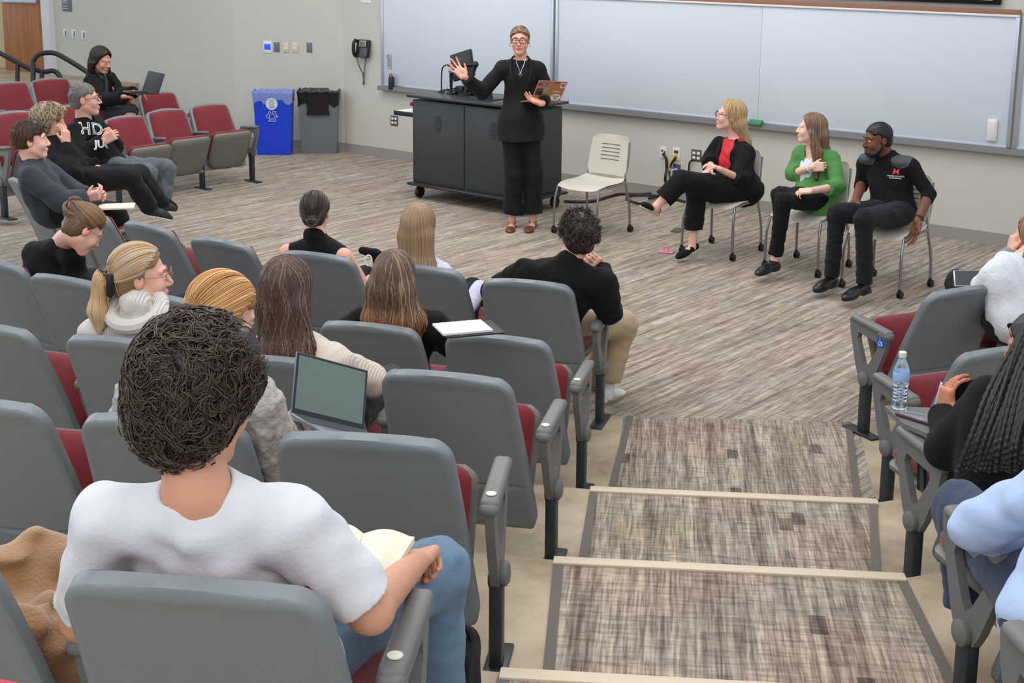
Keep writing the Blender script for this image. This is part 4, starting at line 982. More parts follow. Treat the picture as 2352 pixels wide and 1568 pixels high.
# ================================================================== PANEL CHAIRS
m_pc = mat('panel_chair_plastic', (205, 198, 184), .4, spec=.4); m_chrome = mat('chrome_leg', (150, 150, 152), .28, .85); m_cast = mat('caster_black', (20, 20, 20), .4)
def panel_chair(FL, FR, BR, label, proto=[None]):
    a, b, c = atz(*FL, .03), atz(*FR, .03), atz(*BR, .03); mid = (a+c)/2; f = unit(b-c); th = math.atan2(f[1], f[0])-math.pi/2
    key = (mid*[1, 1, 0], th)
    if proto[0] is not None: dup(proto[0], key[0], th, label, 'cream chairs on casters at the front'); return key
    t = thing('panel_chair', label, 'chair', key[0], th, 'cream chairs on casters at the front')
    V = []; F = []; nx, ny = 17, 15        # seat
    for side in (0, 1):
        for j in range(ny):
            for i in range(nx):
                x = math.sin((2*i/(nx-1)-1)*math.pi/2); yv = math.sin((2*j/(ny-1)-1)*math.pi/2); e = max(abs(x), abs(yv))
                z = .455+.018*abs(x)**3+(-.03*max(yv, 0)**3)+(.03*max(-yv, 0)**4)-(.0 if side == 0 else .018)-.008*max(0, (e-.9)/.1)*(1-2*side)
                q = 1-.10*max(abs(yv)-.7, 0)/.3
                V.append((x*.235*q, yv*.225*(1-.06*x*x)+.02, z))
    n1 = nx*ny
    def skin_(V, nx, ny, n1):
        F = []
        for j in range(ny-1):
            for i in range(nx-1): k = j*nx+i; F += [[k, k+1, k+nx+1, k+nx], [n1+k, n1+k+nx, n1+k+nx+1, n1+k+1]]
        for i in range(nx-1): F.append([i+1, i, n1+i, n1+i+1]); k = (ny-1)*nx+i; F.append([k, k+1, n1+k+1, n1+k])
        for j in range(ny-1): k = j*nx; F.append([k, k+nx, n1+k+nx, n1+k]); k += nx-1; F.append([k+nx, k, n1+k, n1+k+nx])
        return F
    mesh_obj('seat', V, skin_(V, nx, ny, n1), m_pc, t, sharp=60)
    V = []
    for side in (0, 1):
        for j in range(ny):
            tt = j/(ny-1)
            for i in range(nx):
                x = math.sin((2*i/(nx-1)-1)*math.pi/2); hw = .215-.02*tt
                if tt > .85: hw -= .03*(1-math.sqrt(max(1-((tt-.85)/.15)**2, 0)))
                V.append((x*hw, -.205-.07*tt-.035*(1-x*x)+.012*side, .50+.35*tt))
    bk = mesh_obj('backrest', V, skin_(V, nx, ny, n1), m_pc, t, sharp=60)
    mb = MB()
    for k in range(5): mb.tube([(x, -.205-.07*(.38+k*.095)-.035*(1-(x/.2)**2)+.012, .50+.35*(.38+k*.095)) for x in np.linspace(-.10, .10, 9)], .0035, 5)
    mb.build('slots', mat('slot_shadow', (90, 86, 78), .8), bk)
    for x in (-1, 1):
        MB().tube(smoothpath([(x*.225, .20, .44), (x*.235, .24, .30), (x*.24, .245, .075)], 6), .011, 10).build('leg', m_chrome, t)
        MB().tube(smoothpath([(x*.20, -.27, .80), (x*.205, -.24, .60), (x*.21, -.20, .48), (x*.235, -.235, .25), (x*.24, -.245, .075)], 6), .011, 10).build('leg', m_chrome, t)
        MB().tube([(x*.225, .20, .44), (x*.225, -.19, .455)], .010, 8).build('seat_rail', m_chrome, t)
        for yv in (.245, -.245):
            m = MB(); 
            for dx in (-.012, .012): m.lathe([(.001, -.008), (.022, -.008), (.028, -.004), (.028, .004), (.022, .008), (.001, .008)], (x*.24+dx, yv-.01, .029), 18, M=ry_(math.pi/2))
            m.box((x*.24, yv, .052), (.02, .03, .04), .006); m.build('caster', m_cast, t)
    proto[0] = t; return key
PC1 = panel_chair((1270, 530), (1371, 543), (1447, 523), 'empty cream chair on casters beside the lectern')
PC2 = panel_chair((1563, 571), (1677, 596), (1750, 570), 'cream chair under the blonde woman in the black blazer')
PC3 = panel_chair((1755, 607), (1864, 635), (1949, 606), 'cream chair under the woman in the green blazer')
PC4 = panel_chair((1936, 652), (2053, 680), (2132, 650), 'cream chair under the bearded man')
print('PC', PC1, PC2, PC3, PC4)
# ================================================================== PEOPLE
K = {}
def base(key): return SEATP[key]
blk = cloth('cloth_black', (17, 17, 18), sheen=.03, spec=.2); blk2 = cloth('cloth_black_knit', (16, 16, 18), sheen=.03, spec=.2, bump=('noise', 200, .5)); blk3 = cloth('cloth_charcoal', (27, 28, 30), sheen=.05, spec=.2)
def headback(s, S, p, grow=.012, low=-.075, front=.045):
    """cap of hair over the skull, ending at the hairline"""
    S.ell(p(0, -.014, .034), np.array([.074+grow, .094+grow, .084+grow])*s.hs, s.HR, .02, 0)
    S.ell(p(0, -.048, -.030), np.array([.060+grow*.6, .052+grow*.6, .058])*s.hs, s.HR, .03, 0)
    for x in (-1, 1): S.box(p(.085*x, .060, .0), np.array([.034, .050, .046])*s.hs, .02, s.HR, .012, 0, sub=True)
    S.cut(p(0, front, .045), s.HR@np.array([0, .80, -.60]), None); S.box(p(0, .025, low-.085), np.array([.13, .122, .08])*s.hs, .02, s.HR, .008, 0, sub=True)
SCALP = [(x*.07*math.sin(a)*1.0, -.01+.09*math.cos(a), .035+.085*math.sqrt(max(0, 1-.0))) for x in (0,) for a in (0,)]
def scalp(n=400, zmin=-.2, seed=2, front=.05):
    rg = np.random.default_rng(seed); out = []
    while len(out) < n:
        v = rg.normal(size=3); v /= np.linalg.norm(v)
        if v[2] > zmin and v[1] < front/.1+.35*v[2]+.2: out.append((v[0]*.085, -.012+v[1]*.105, .032+v[2]*.094))
    return out
def radial(pts, k=1.0, down=0.0, back=0.0):
    p = np.array(pts)-[0, -.012, .03]; p /= np.linalg.norm(p, axis=1, keepdims=True); return p*k+np.array([0, -back, -down])
PART = [(0.0, yv, .125-.35*max(yv, 0)) for yv in np.linspace(.055, -.075, 30)]
def longhair(s, c1, c2, tip, length, width=.10, thick=.05, part=0.0, n=520, seed=1, tipk=.5, wave=(0, 1), spread=1.0, front=True, c3=None, rr=.0028, back=None, fall=0.0, sides=(-1, 1)):
    """hair falling to below the shoulders; the volume follows the back (and with fall > 0 the chest too)"""
    J = s.J; tf = s.tf; dn = -s.u
    bk = J['neck']-tf*(.045+thick*.2) if back is None else back
    rt = unit(J['shR']-J['shL'])
    def B(S, p):
        S.ell(p(0, -.014, .036), np.array([.088, .108, .096])*s.hs, s.HR, .02, 0)
        S.ell(p(0, -.035, -.03), np.array([width*.82, .078, .09])*s.hs, s.HR, .04, 0)
        a = p(0, -.055, -.05); b = bk+dn*.02; e = b+dn*max(length-.22, .02)-tf*.015
        for x in (-1, -.5, 0, .5, 1):
            S.cap(a+rt*x*width*.62, b+rt*x*width*.72*spread, .036, thick*.62, .05, 0); S.cap(b+rt*x*width*.72*spread, e+rt*x*width*.70*spread, thick*.62, thick*.42, .05, 0)
        S.cut(p(0, .040, .03), s.HR@np.array([0, .90, -.43]), .17 if front else .14)
        if front: S.cap(p(0, .12, .0), p(0, .14, -.12), .062, .07, .02, 0, sub=True)
        if fall:
            for x in sides:
                q0 = p(.074*x, .0, -.03); q1 = J['neck']+rt*x*.085+tf*.075+dn*.03; q2 = q1+dn*fall+tf*.035
                S.cap(q0, q1, .030, .034, .03, 0); S.cap(q1, q2, .034, .018, .03, 0)
    s.hairbase(B, c1)
    pts = [(part, yv, z) for _, yv, z in PART]; m = len(pts)
    rg = np.random.default_rng(seed+50); P0 = np.array(pts*3); D0 = np.array([(-1, -.2, 0)]*m+[(1, -.2, 0)]*m+[(rg.uniform(-.9, .9), -1, 0) for _ in range(m)])
    P0[2*m:, 1] = -.02-.07*rg.random(m); P0[2*m:, 2] = .115-.02*rg.random(m); P0[2*m:, 0] = rg.uniform(-.02, .02, m)
    s.strands(P0, D0, int(n*1.35), length+.14, 34, c1, c2, tip, tipk, r=rr, wave=wave, seed=seed, c3=c3)
    if fall: s.strands([(.076*x, .01, .03-.005*k) for x in sides for k in range(8)], (0, .1, -1), int(n*.5), fall+.22, 26, c1, c2, tip, tipk, r=rr, wave=wave, seed=seed+1, c3=c3)

def tex(mb_name, m, parent): pass
# ---- 17: curly-haired man in the white T-shirt, nearest
o, th = base('A1')
P = Person('person', 'curly dark-haired man in a white T-shirt and jeans seen from behind with an open book', o, th, (205, 150, 122), px=dict(head=(452, 930), shR=(668, 1205), shL=(252, 1195), neck=(455, 1132), elR=(850, 1400, -.05), wrR=(955, 1290, .12), elL=(190, 1420), knR=(1000, 1310, .05), anR=(1010, 1700, .05)), headfwd=IH(22), nod=-.15, hs=1.06, vox=.0045)
P.hand('R', P.J['wrR']-P.J['elR']+[0, 0, .0], (.2, .3, -1), side=1, curl=1.15, spread=.05, thumb=.4)
P.make_body(face=False, armr=(.052, .046, .042, .029))
P.top('t_shirt', cloth('tee_white', (212, 213, 217), bump=('noise', 90, .15), mottled=(8, .03)), upto=.86, g=.016, folds=(.006, 26, 11), neckdrop=.03, w=1.05)
P.pants(cloth('denim_light', (96, 122, 146), mottled=(14, .25), bump=('noise', 240, .4)), sides='LR', hem=.95, r=(.088, .068, .064, .055))
def B(S, p):
    S.ell(p(0, -.012, .056), np.array([.104, .118, .100]), P.HR, .02, 0); S.ell(p(0, -.060, -.015), np.array([.088, .062, .080]), P.HR, .03, 0)
    for x in (-1, 1): S.ell(p(.05*x, .03, .10), (.055, .06, .05), P.HR, .03, 0)
    S.cut(p(0, .06, .045), P.HR@np.array([0, .80, -.60])); S.cut(p(0, .0, -.078), P.HR@np.array([0, .1, -1]))
    for x in (-1, 1): S.cap(p(.10*x, .03, -.01), p(.10*x, .01, -.06), .032, .04, .01, 0, sub=True)
P.hairbase(B, (36, 27, 22), folds=(.006, 60, 5))
pts = scalp(1600, -.95, 3, .11)
P.strands(pts, radial(pts, .35, .3, .25), 7500, .040, 9, (30, 22, 18), (66, 50, 40), (104, 84, 68), .6, r=.0015, off=.013, hug=True, wave=(.45, 100), gravity=.35, jit=.45, field=(.8, 140), seed=4, taper=.5)
P.strands(pts, radial(pts, .35, .3, .25), 3200, .040, 9, (30, 22, 18), (66, 50, 40), (104, 84, 68), .6, r=.0015, off=.017, hug=True, wave=(.45, 100), gravity=.3, jit=.6, field=(.8, 95), seed=44, taper=.5)
for X in 'LR': P.shoe(X, cloth('shoe_grey', (70, 72, 76)), 'sneaker')
K[17] = P
# ---- 11: reddish blonde woman, cable knit, laptop
o, th = base('B2')
P = Person('person', 'strawberry blonde woman in a grey cable-knit sweater typing on a laptop', o, th, (228, 178, 155), px=dict(head=(508, 725), shR=(585, 925), shL=(330, 905), neck=(470, 850), elR=(640, 1060, -.02), wrR=(672, 985, .12), elL=(290, 1060)), headfwd=IH(48), nod=-.45, vox=.0055)
P.hand('R', (.1, .9, -.1)@np.eye(3) if False else P.R@np.array([.15, .95, -.15]), (0, 0, -1), side=1, curl=.5, spread=.1)
P.make_body()
P.top('sweater', cloth('cable_knit', (172, 166, 158), bump=('noise', 48, 1.0), mottled=(20, .1)), g=.026, folds=(.006, 60, 12), collar=.0, armr=(.055, .052, .05, .04), to=.93)
P.pants(blk)
def B(S, p):
    headback(P, S, p, .013, -.085, .048); S.ell(p(0, -.105, -.052), (.040, .034, .038), P.HR, .02, 0)
P.hairbase(B, (176, 122, 66))
hl = [(.085*math.sin(a)*.95, .065*math.cos(a)+.005, .045+.075*math.cos(a)) for a in np.linspace(-1.7, 1.7, 60)]
P.strands(hl, (0, -1, .3), 620, .24, 22, (196, 140, 78), (168, 112, 58), (214, 170, 110), .6, target=(0, -.12, -.055), r=.0022, seed=5, jit=.1, c3=(226, 190, 140))
MB().tube([P.p(.034*math.cos(a), -.102-.006*math.sin(3*a), -.055+.034*math.sin(a)) for a in np.linspace(0, 2*math.pi, 24)[:-1]], [.012+.003*math.sin(5*a) for a in range(23)], 8, closed=True).build('scrunchie', cloth('scrunchie', (120, 140, 140)), P.root, world=True)
for X in 'LR': P.shoe(X, blk2, 'flat')
K[11] = P
# ---- 10: ponytail woman, cream ribbed sweater, glasses
o, th = base('C3')
P = Person('person', 'blonde woman with a claw-clipped ponytail, glasses and a cream ribbed sweater', o, th, (226, 175, 152), px=dict(head=(322, 634), shR=(415, 775), shL=(222, 768), neck=(318, 712)), headfwd=IH(72), nod=-.05, hs=1.05, vox=.0045, lip=(196, 128, 116))
P.make_body(legs=False, feet=False)
rib = cloth('rib_cream', (218, 212, 204), bump=('X', 30, .6))
P.top('sweater', rib, g=.022, collar=.035, folds=(.005, 30, 13))
MB().tube([P.J['neck']+P.T@np.array([.105*math.sin(a), -.01+.085*math.cos(a), .012+.02*math.cos(a)]) for a in np.linspace(0, 2*math.pi, 30)[:-1]], .032, 10, closed=True).build('collar', rib, P.root, world=True)
def B(S, p):
    headback(P, S, p, .012, -.07, .044); S.ell(p(0, -.125, -.015), (.030, .032, .042), P.HR, .02, 0)
    S.cap(p(0, -.135, -.01), p(0.0, -.150, -.13), .034, .034, .03, 0); S.cap(p(0.0, -.150, -.13), p(0, -.125, -.27), .036, .016, .03, 0)
P.hairbase(B, (150, 118, 82))
P.strands(hl, (0, -1, .2), 520, .23, 20, (196, 158, 108), (150, 118, 84), (206, 182, 150), .6, target=(0, -.13, -.02), r=.0022, seed=6, jit=.08, c3=(186, 176, 162))
P.strands([(0.02*x, -.14, 0) for x in (-1, 0, 1)], (0, -.5, -.5), 300, .30, 18, (206, 176, 132), (176, 142, 98), (222, 198, 160), .8, r=.0022, seed=7, jit=.6)
P.glasses((150, 110, 90), .0013, .024, .022); P.brows((140, 105, 75))
mb = MB()
for k in range(8): mb.tube([P.p(x, -.140-.010*math.cos(k*.4)+abs(x)*.5, .030-.014*k) for x in (-.05, -.03, 0, .03, .05)], .0045, 6)
mb.box(P.p(-.052, -.112, -.02), (.012, .03, .09), .006, M=P.HR).box(P.p(.052, -.112, -.02), (.012, .03, .09), .006, M=P.HR); mb.build('hair_claw', m_black, P.root, world=True)
K[10] = P
# ---- 12: long dark hair, cream sweater
o, th = base('C2')
P = Person('person', 'woman with long dark brown wavy hair and a cream knit sweater, centre', o, th, (222, 172, 148), px=dict(head=(660, 668), shR=(765, 830), shL=(580, 815), neck=(668, 775)), headfwd=IH(14), nod=-.05, hs=1.04)
P.make_body(legs=False, feet=False, face=False)
P.top('sweater', cloth('rib_cream2', (208, 194, 180), bump=('X', 38, .25)), g=.022, folds=(.004, 30, 14))
P.pants(cloth('dotted', (28, 28, 34)), hem=.9)
longhair(P, (58, 40, 32), (88, 62, 48), (120, 90, 68), .46, .098, .055, n=620, seed=8, wave=(.35, 34), rr=.003, c3=(116, 96, 84))
K[12] = P
# ---- 15: ombre hair, black sweater
o, th = base('D2')
P = Person('person', 'woman with long brown hair fading to copper, black sweater, notebook beside her', o, th, (222, 172, 148), px=dict(head=(906, 640), shR=(1000, 748), shL=(835, 735), neck=(915, 712), elR=(1050, 800)), headfwd=IH(12), nod=-.15, hs=1.04)
P.make_body(legs=False, feet=False, face=False)
P.top('sweater', blk2, g=.02, folds=(.004, 30, 15))
longhair(P, (74, 56, 44), (108, 84, 66), (196, 122, 62), .40, .12, .055, n=640, seed=9, tipk=.45, spread=1.35, wave=(.2, 30), rr=.003, c3=(150, 124, 100))
K[15] = P
# ---- 13: sleeveless black turtleneck
o, th = base('E3')
P = Person('person', 'woman with a low dark bun in a sleeveless black turtleneck', o, th, (228, 172, 148), px=dict(head=(724, 487), shR=(790, 590), shL=(662, 580), neck=(724, 545), elR=(838, 668, .0), wrR=(850, 640, .3)), headfwd=IH(6), nod=-.08, hs=.98)
P.make_body(face=False, armr=(.052, .046, .038, .027))
P.top('top', blk2, sleeve=(), g=.008, collar=.018, folds=(.002, 30, 16)); P.pants(blk)
def B(S, p):
    headback(P, S, p, .008, -.07, .05); S.ell(p(.012, -.11, -.045), (.034, .026, .030), P.HR, .012, 0)
P.hairbase(B, (52, 40, 34))
P.strands(hl, (0, -1, .2), 420, .22, 18, (48, 36, 30), (78, 60, 50), None, target=(.01, -.115, -.045), r=.0022, seed=10, jit=.06)
MB().tube([P.p(.012+.024*math.cos(a), -.128-.01*math.sin(a*.5), -.045+.020*math.sin(a)) for a in np.linspace(0, 9, 26)], .009, 8).build('bun', mat('bun_dark', (64, 48, 40), .45, bump=('noise', 60, .8)), P.root, world=True)
for X in 'LR': P.shoe(X, blk2, 'flat')
K[13] = P
# ---- 14: lavender shirt
o, th = base('E2')
P = Person('person', 'woman with straight light brown hair and a pale lavender shirt', o, th, (226, 176, 152), px=dict(head=(962, 522), shR=(1020, 632), shL=(900, 628), neck=(963, 592), elL=(905, 742, .1), elR=(1060, 730), knR=(1085, 668, .0), anR=(1110, 800, .0)), headfwd=IH(16), nod=-.05, hs=1.0)
P.make_body(face=False)
P.top('shirt', cloth('lavender', (204, 200, 222), bump=('noise', 60, .15)), g=.014, folds=(.005, 30, 17)); P.pants(blk)
longhair(P, (128, 104, 80), (166, 142, 112), (176, 150, 120), .30, .092, .05, n=520, seed=11, rr=.0026, c3=(160, 126, 92))
for X in 'LR': P.shoe(X, blk2, 'flat')
K[14] = P
# ---- 16: man in black, khakis
o, th = base('E1')
P = Person('person', 'man with tousled dark hair in a black shirt, khaki trousers and white sneakers', o, th, (224, 168, 145), px=dict(head=(1327, 545), shR=(1382, 650), shL=(1208, 630), neck=(1305, 600), elR=(1398, 712, .0), wrR=(1378, 612, .10), knR=(1432, 745, .0), anR=(1392, 895, -.05), toR=(1440, 915, .02), knL=(1395, 745, .1), anL=(1360, 905, .1), toL=(1390, 925, .1)), headfwd=IH(-14), nod=-.05, tilt=.10, hs=1.04)
P.hand('R', (P.h+[0, 0, -.03])-P.J['wrR'], CAM[2], side=1, curl=.9, spread=.1)
P.make_body(face=False)
P.top('shirt', blk, g=.022, folds=(.006, 26, 18), armr=(.062, .054, .048, .036), to=.9, w=1.1, collar=.01)
P.pants(cloth('khaki', (178, 156, 122), bump=('noise', 200, .3)), hem=.86, r=(.09, .070, .066, .062), folds=(.006, 24, 19))
wsh = cloth('sneaker_white', (222, 220, 214)); wso = mat('sole_white', (226, 224, 218), .5)
P.shoe('R', wsh, 'sneaker', wso); P.shoe('L', wsh, 'sneaker', wso)
def B(S, p):
    headback(P, S, p, .016, -.07, .055); S.ell(p(0, .01, .085), (.07, .085, .05), P.HR, .03, 0)
P.hairbase(B, (46, 36, 30), folds=(.003, 80, 5)); pts = scalp(500, -.4, 5, .05)
P.strands(pts, radial(pts, .6, .1, .25), 900, .03, 6, (34, 28, 25), (66, 52, 42), (84, 64, 50), .4, r=.0022, off=.004, hug=False, gravity=.15, jit=.35, seed=12)
K[16] = P
# ---- 9: bun, bending forward
o, th = base('D5')
P = Person('person', 'woman with a messy bun and black top bending forward over her lap', o, th, (228, 180, 158), px=dict(head=(192, 525), shR=(165, 588, .32), shL=(80, 580, .32), neck=(150, 552, .34), chest=(108, 632, .34), elR=(185, 650, .3), wrR=(215, 632, .45), elL=(125, 655, .6), wrL=(190, 645, .6)), headfwd=IH(55), nod=-.75, hs=1.02)
P.hand('R', P.R@np.array([.3, .9, 0]), (0, 0, -1), side=1, curl=.5)
P.make_body(legs=False, feet=False)
P.top('top', blk, g=.016, folds=(.003, 26, 20), to=.9); P.pants(blk3)
P.glasses((120, 110, 115), .0013)
def B(S, p):
    headback(P, S, p, .012, -.075, .05); S.ell(p(0, -.105, .055), (.048, .042, .046), P.HR, .02, 0)
P.hairbase(B, (110, 82, 56), folds=(.003, 90, 5))
P.strands(hl, (0, -1, .3), 520, .22, 18, (146, 106, 68), (104, 76, 54), (128, 96, 70), .5, target=(0, -.11, .06), r=.0024, seed=13, jit=.12)
cc = [P.p(0, -.105, .055)+np.array([math.cos(a*2.1)*math.sin(a), math.sin(a*2.1)*math.sin(a), math.cos(a)])*.054 for a in np.linspace(.2, 15, 90)]
MB().tube(cc, .011, 6).build('bun', mat('bun_brown', (112, 82, 62), .5, bump=('noise', 60, .8)), P.root, world=True)
K[9] = P
# ================================================================== PANELISTS AND PRESENTER
RT, UP, FW = CAM[0], CAM[1], CAM[2]          # right, up and away as the camera sees them
# ---- 1 presenter
o = atz(1199, 522, 0)
P = Person('person', 'standing woman in a black suit and glasses holding a stickered laptop, one hand raised', o, IH(180)-math.pi/2, (224, 168, 146), scale=1.04, pose=STAND,
  px=dict(head=(1194, 93), neck=(1196, 133), shR=(1156, 156), shL=(1236, 158), elR=(1108, 212, -.02), wrR=(1068, 176, -.16), elL=(1258, 215, 0), wrL=(1246, 238, -.22), pel=(1196, 278), chest=(1196, 185), hipR=(1175, 290), hipL=(1217, 290),
          knR=(1180, 400), knL=(1226, 398), anR=(1176, 510, -.02), anL=(1224, 508, -.02), toR=(1171, 533, -.1), toL=(1213, 532, -.1)), headfwd=IH(184), nod=.0, hs=1.03, vox=.005, lip=(184, 108, 102))
P.hand('R', -RT*.62+UP*.62+FW*.1, -FW, side=1, curl=.12, spread=.45, thumb=1.0, s=1.1)
P.hand('L', -RT*.85+UP*.30-FW*.2, UP*.7-FW*.5, side=-1, curl=.25, spread=.5, s=1.08)
P.make_body()
J = P.J
P.top('knit_top', blk2, sleeve=(), g=.004, folds=(.002, 30, 21), neckdrop=.025)
def ex(S):
    dn = -P.u
    S.cap(J['pel'], J['pel']+dn*.16, .19, .205, .08, 0); S.ell(J['pel']+dn*.08, (.20, .13, .15), P.T, .05, 0)
    S.cap(J['neck']+P.tf*.13+dn*-.02, J['chest']+P.tf*.17+dn*.0, .045, .040, .01, 0, sub=True);
    S.cut(J['pel']+dn*.17, dn, .4)
suit = cloth('suit_black', (19, 19, 21), rough=.75, sheen=.03, spec=.25)
P.top('blazer', suit, g=.020, folds=(.004, 18, 22), extra=ex, armr=(.050, .044, .042, .036), to=.93, w=1.0)
mb = MB()   # lapels
for x in (-1, 1):
    a = J['neck']+P.T@np.array([.055*x, .045, .02]); b = J['chest']+P.T@np.array([.085*x, .135, .07]); c = J['chest']+P.T@np.array([.04*x, .155, -.10]); d = J['neck']+P.T@np.array([.085*x, .06, -.02])
    mb.tube(smoothpath([a, d, b, c], 6), [.008]*6+[.010]*6+[.010, .010, .009, .008, .007, .006, .004], 6)
mb.build('lapels', suit, P.root, world=True)
def ptr(S):
    S.ell(J['pel'], (.175, .13, .13), P.T, .05, 0)
    for X in 'LR':
        e = J['kn'+X]+(J['an'+X]-J['kn'+X])*.80; S.cap(J['hip'+X], J['kn'+X], .092, .082, .05, 0); S.cap(J['kn'+X], e, .082, .086, .02, 0); S.cut(e, J['an'+X]-J['kn'+X], .13)
P.garment('trousers', suit, ptr, (.006, 16, 23))
hl_ = mat('heel_leopard', (112, 52, 38), .45, mottled=(90, .6))
for X in 'RL':
    sh = P.shoe(X, hl_, 'flat'); a = J['an'+X]; MB().tube([a+[.036*math.cos(q), .036*math.sin(q), .0] for q in np.linspace(0, 2*math.pi, 16)[:-1]], .004, 5, closed=True).build('ankle_strap', hl_, sh, world=True)
    MB().tube([a+[0, 0, -.06]-unit((J['to'+X]-a)*[1, 1, 0])*.04, [a[0]-unit((J['to'+X]-a)*[1, 1, 0])[0]*.045, a[1]-unit((J['to'+X]-a)*[1, 1, 0])[1]*.045, .002]], [.010, .005], 8).build('heel', hl_, sh, world=True)
def B(S, p): headback(P, S, p, .007, -.06, .052)
P.hairbase(B, (112, 84, 62)); P.strands([(x, .068-abs(x)*.25, .085-abs(x)*.35) for x in np.linspace(-.07, .07, 30)], [(x*6, -1, .4) for x in np.linspace(-.07, .07, 30)], 420, .18, 14, (150, 116, 84), (110, 82, 60), (92, 68, 52), .6, target=(0, -.11, -.02), r=.002, seed=14, jit=.05, c3=(196, 164, 124))
P.glasses((60, 22, 30), .0032, .029, .022); P.brows((96, 70, 50))
n_ = J['chest']+P.tf*.135
mb = MB(); mb.tube([J['neck']+P.T@np.array(q) for q in ((-.045, .055, .0), (-.03, .105, -.05), (0, .125, -.125))], .0022, 5).tube([J['neck']+P.T@np.array(q) for q in ((.045, .055, .0), (.03, .105, -.05), (0, .125, -.125))], .0022, 5)
mb.tube([J['neck']+P.T@np.array([.011*math.cos(q), .128, -.138+.011*math.sin(q)]) for q in np.linspace(0, 6.28, 13)[:-1]], .003, 5, closed=True); mb.build('necklace', mat('silver', (200, 200, 205), .25, .9), P.root, world=True)
for x in (-1, 1): MB().tube([P.p(.086*x, -.005+.012*math.cos(q), -.045+.012*math.sin(q)) for q in np.linspace(0, 6.28, 13)[:-1]], .003, 5, closed=True).build('earring', MATS['silver'], P.root, world=True)
K[1] = P
# ---- 2 blonde in black blazer
c_, th = PC2
P = Person('person', 'blonde woman in a black blazer and red blouse, legs crossed, glasses', c_, th, (232, 180, 164), loc=dict(pel=(0, -.08, .56)),
  px=dict(head=(1678, 266), neck=(1690, 318), shR=(1653, 334, 0), shL=(1714, 352, -.02), elL=(1702, 412, -.05), wrL=(1652, 388, -.10), elR=(1632, 372), wrR=(1632, 385, -.05), pel=(1700, 432), hipL=(1705, 440), hipR=(1690, 438),
          knL=(1567, 415, -.05), anL=(1508, 472, -.12), toL=(1478, 472, -.15), knR=(1602, 438, 0), anR=(1590, 562, -.05), toR=(1560, 590, -.05)), headfwd=IH(-84), nod=.10, hs=1.06, vox=.0055, lip=(198, 122, 116))
P.hand('L', P.J['wrL']-P.J['elL'], -UP*.6-FW*-.4, side=-1, curl=.45, s=.95); P.hand('R', -RT*.4-UP*.4-FW*.3, -UP, side=1, curl=.5, s=.95)
P.make_body(); J = P.J
P.top('blouse', mat('blouse_red', (205, 30, 40), .6, mottled=(55, .3)), sleeve=(), g=.010, folds=(.005, 40, 24), neckdrop=.03)
def ex(S):
    S.ell(J['pel'], (.20, .17, .15), P.T, .05, 0)
    S.cap(J['neck']+P.tf*.10, J['chest']+P.tf*.15-P.u*.05, .060, .066, .010, 0, sub=True); S.cap(J['chest']+P.tf*.15-P.u*.05, J['pel']+P.tf*.22+P.u*.14, .066, .03, .010, 0, sub=True)
P.top('blazer', blk, g=.020, folds=(.007, 24, 25), extra=ex, armr=(.058, .056, .056, .052), tos=dict(L=.35, R=.5), w=1.12)
P.pants(blk, hem=.72, r=(.105, .082, .078, .074), g=.004, folds=(.005, 22, 26)); P.J['anL']
tan = mat('wedge_sole', (196, 182, 158), .7)
P.shoe('R', blk2, 'wedge', tan); P.shoe('L', blk2, 'wedge', tan, up=UP*.8-RT*-.5)
longhair(P, (176, 148, 108), (206, 180, 138), (216, 190, 148), .22, .088, .055, n=620, seed=15, rr=.0028, c3=(164, 120, 74), wave=(.25, 28), spread=1.0)
P.glasses((24, 22, 24), .0032, .024, .019)
K[2] = P
# ---- 3 green blazer
c_, th = PC3
P = Person('person', 'woman in a green blazer and white top touching her long straight brown hair', c_, th, (236, 190, 172), loc=dict(pel=(0, -.08, .56)),
  px=dict(head=(1864, 296), neck=(1870, 340), shR=(1838, 352), shL=(1910, 362), elR=(1822, 398, -.02), wrR=(1866, 384, -.14), elL=(1926, 428, -.05), wrL=(1862, 438, -.16), pel=(1876, 448), hipR=(1860, 455), hipL=(1888, 460),
          knR=(1790, 448, -.05), anR=(1792, 528, -.12), toR=(1784, 562, -.12), knL=(1800, 462, -.0), anL=(1778, 605, .02), toL=(1742, 628, 0)), headfwd=IH(-78), nod=.05, hs=.98, vox=.0055)
P.hand('R', RT*.9+UP*.05-FW*.1, FW*.6+RT*.2, side=1, curl=.8, s=.95); P.hand('L', -RT*.9-UP*.05, -FW*-.3-UP*.5, side=-1, curl=.8, s=.92)
P.make_body(); J = P.J
P.top('white_top', cloth('top_white', (222, 226, 232)), sleeve=(), g=.004, folds=(.003, 30, 27), neckdrop=.03)
def ex(S):
    dn = -P.u; S.ell(J['pel']+P.tf*.0, (.19, .16, .16), P.T, .05, 0)
    S.cap(J['pel']+P.T@np.array([-.10, .02, 0]), J['pel']+P.T@np.array([-.13, .10, -.12]), .09, .07, .04, 0)
    S.cap(J['neck']+P.tf*.09, J['chest']+P.tf*.12, .050, .050, .010, 0, sub=True); S.cap(J['chest']+P.tf*.12, J['pel']+P.tf*.20+P.u*.06, .050, .045, .010, 0, sub=True)
grn = cloth('blazer_green', (72, 134, 62), rough=.8)
P.top('blazer', grn, g=.016, folds=(.005, 26, 28), extra=ex, armr=(.046, .044, .046, .046), tos=dict(L=.42, R=.30), w=.95)
P.pants(blk, hem=.86, r=(.085, .062, .056, .054), g=.002); P.shoe('R', mat('leather_black', (20, 19, 20), .3), 'flat', tan, up=-FW*.5+UP*.8); P.shoe('L', MATS['leather_black'], 'oxford')
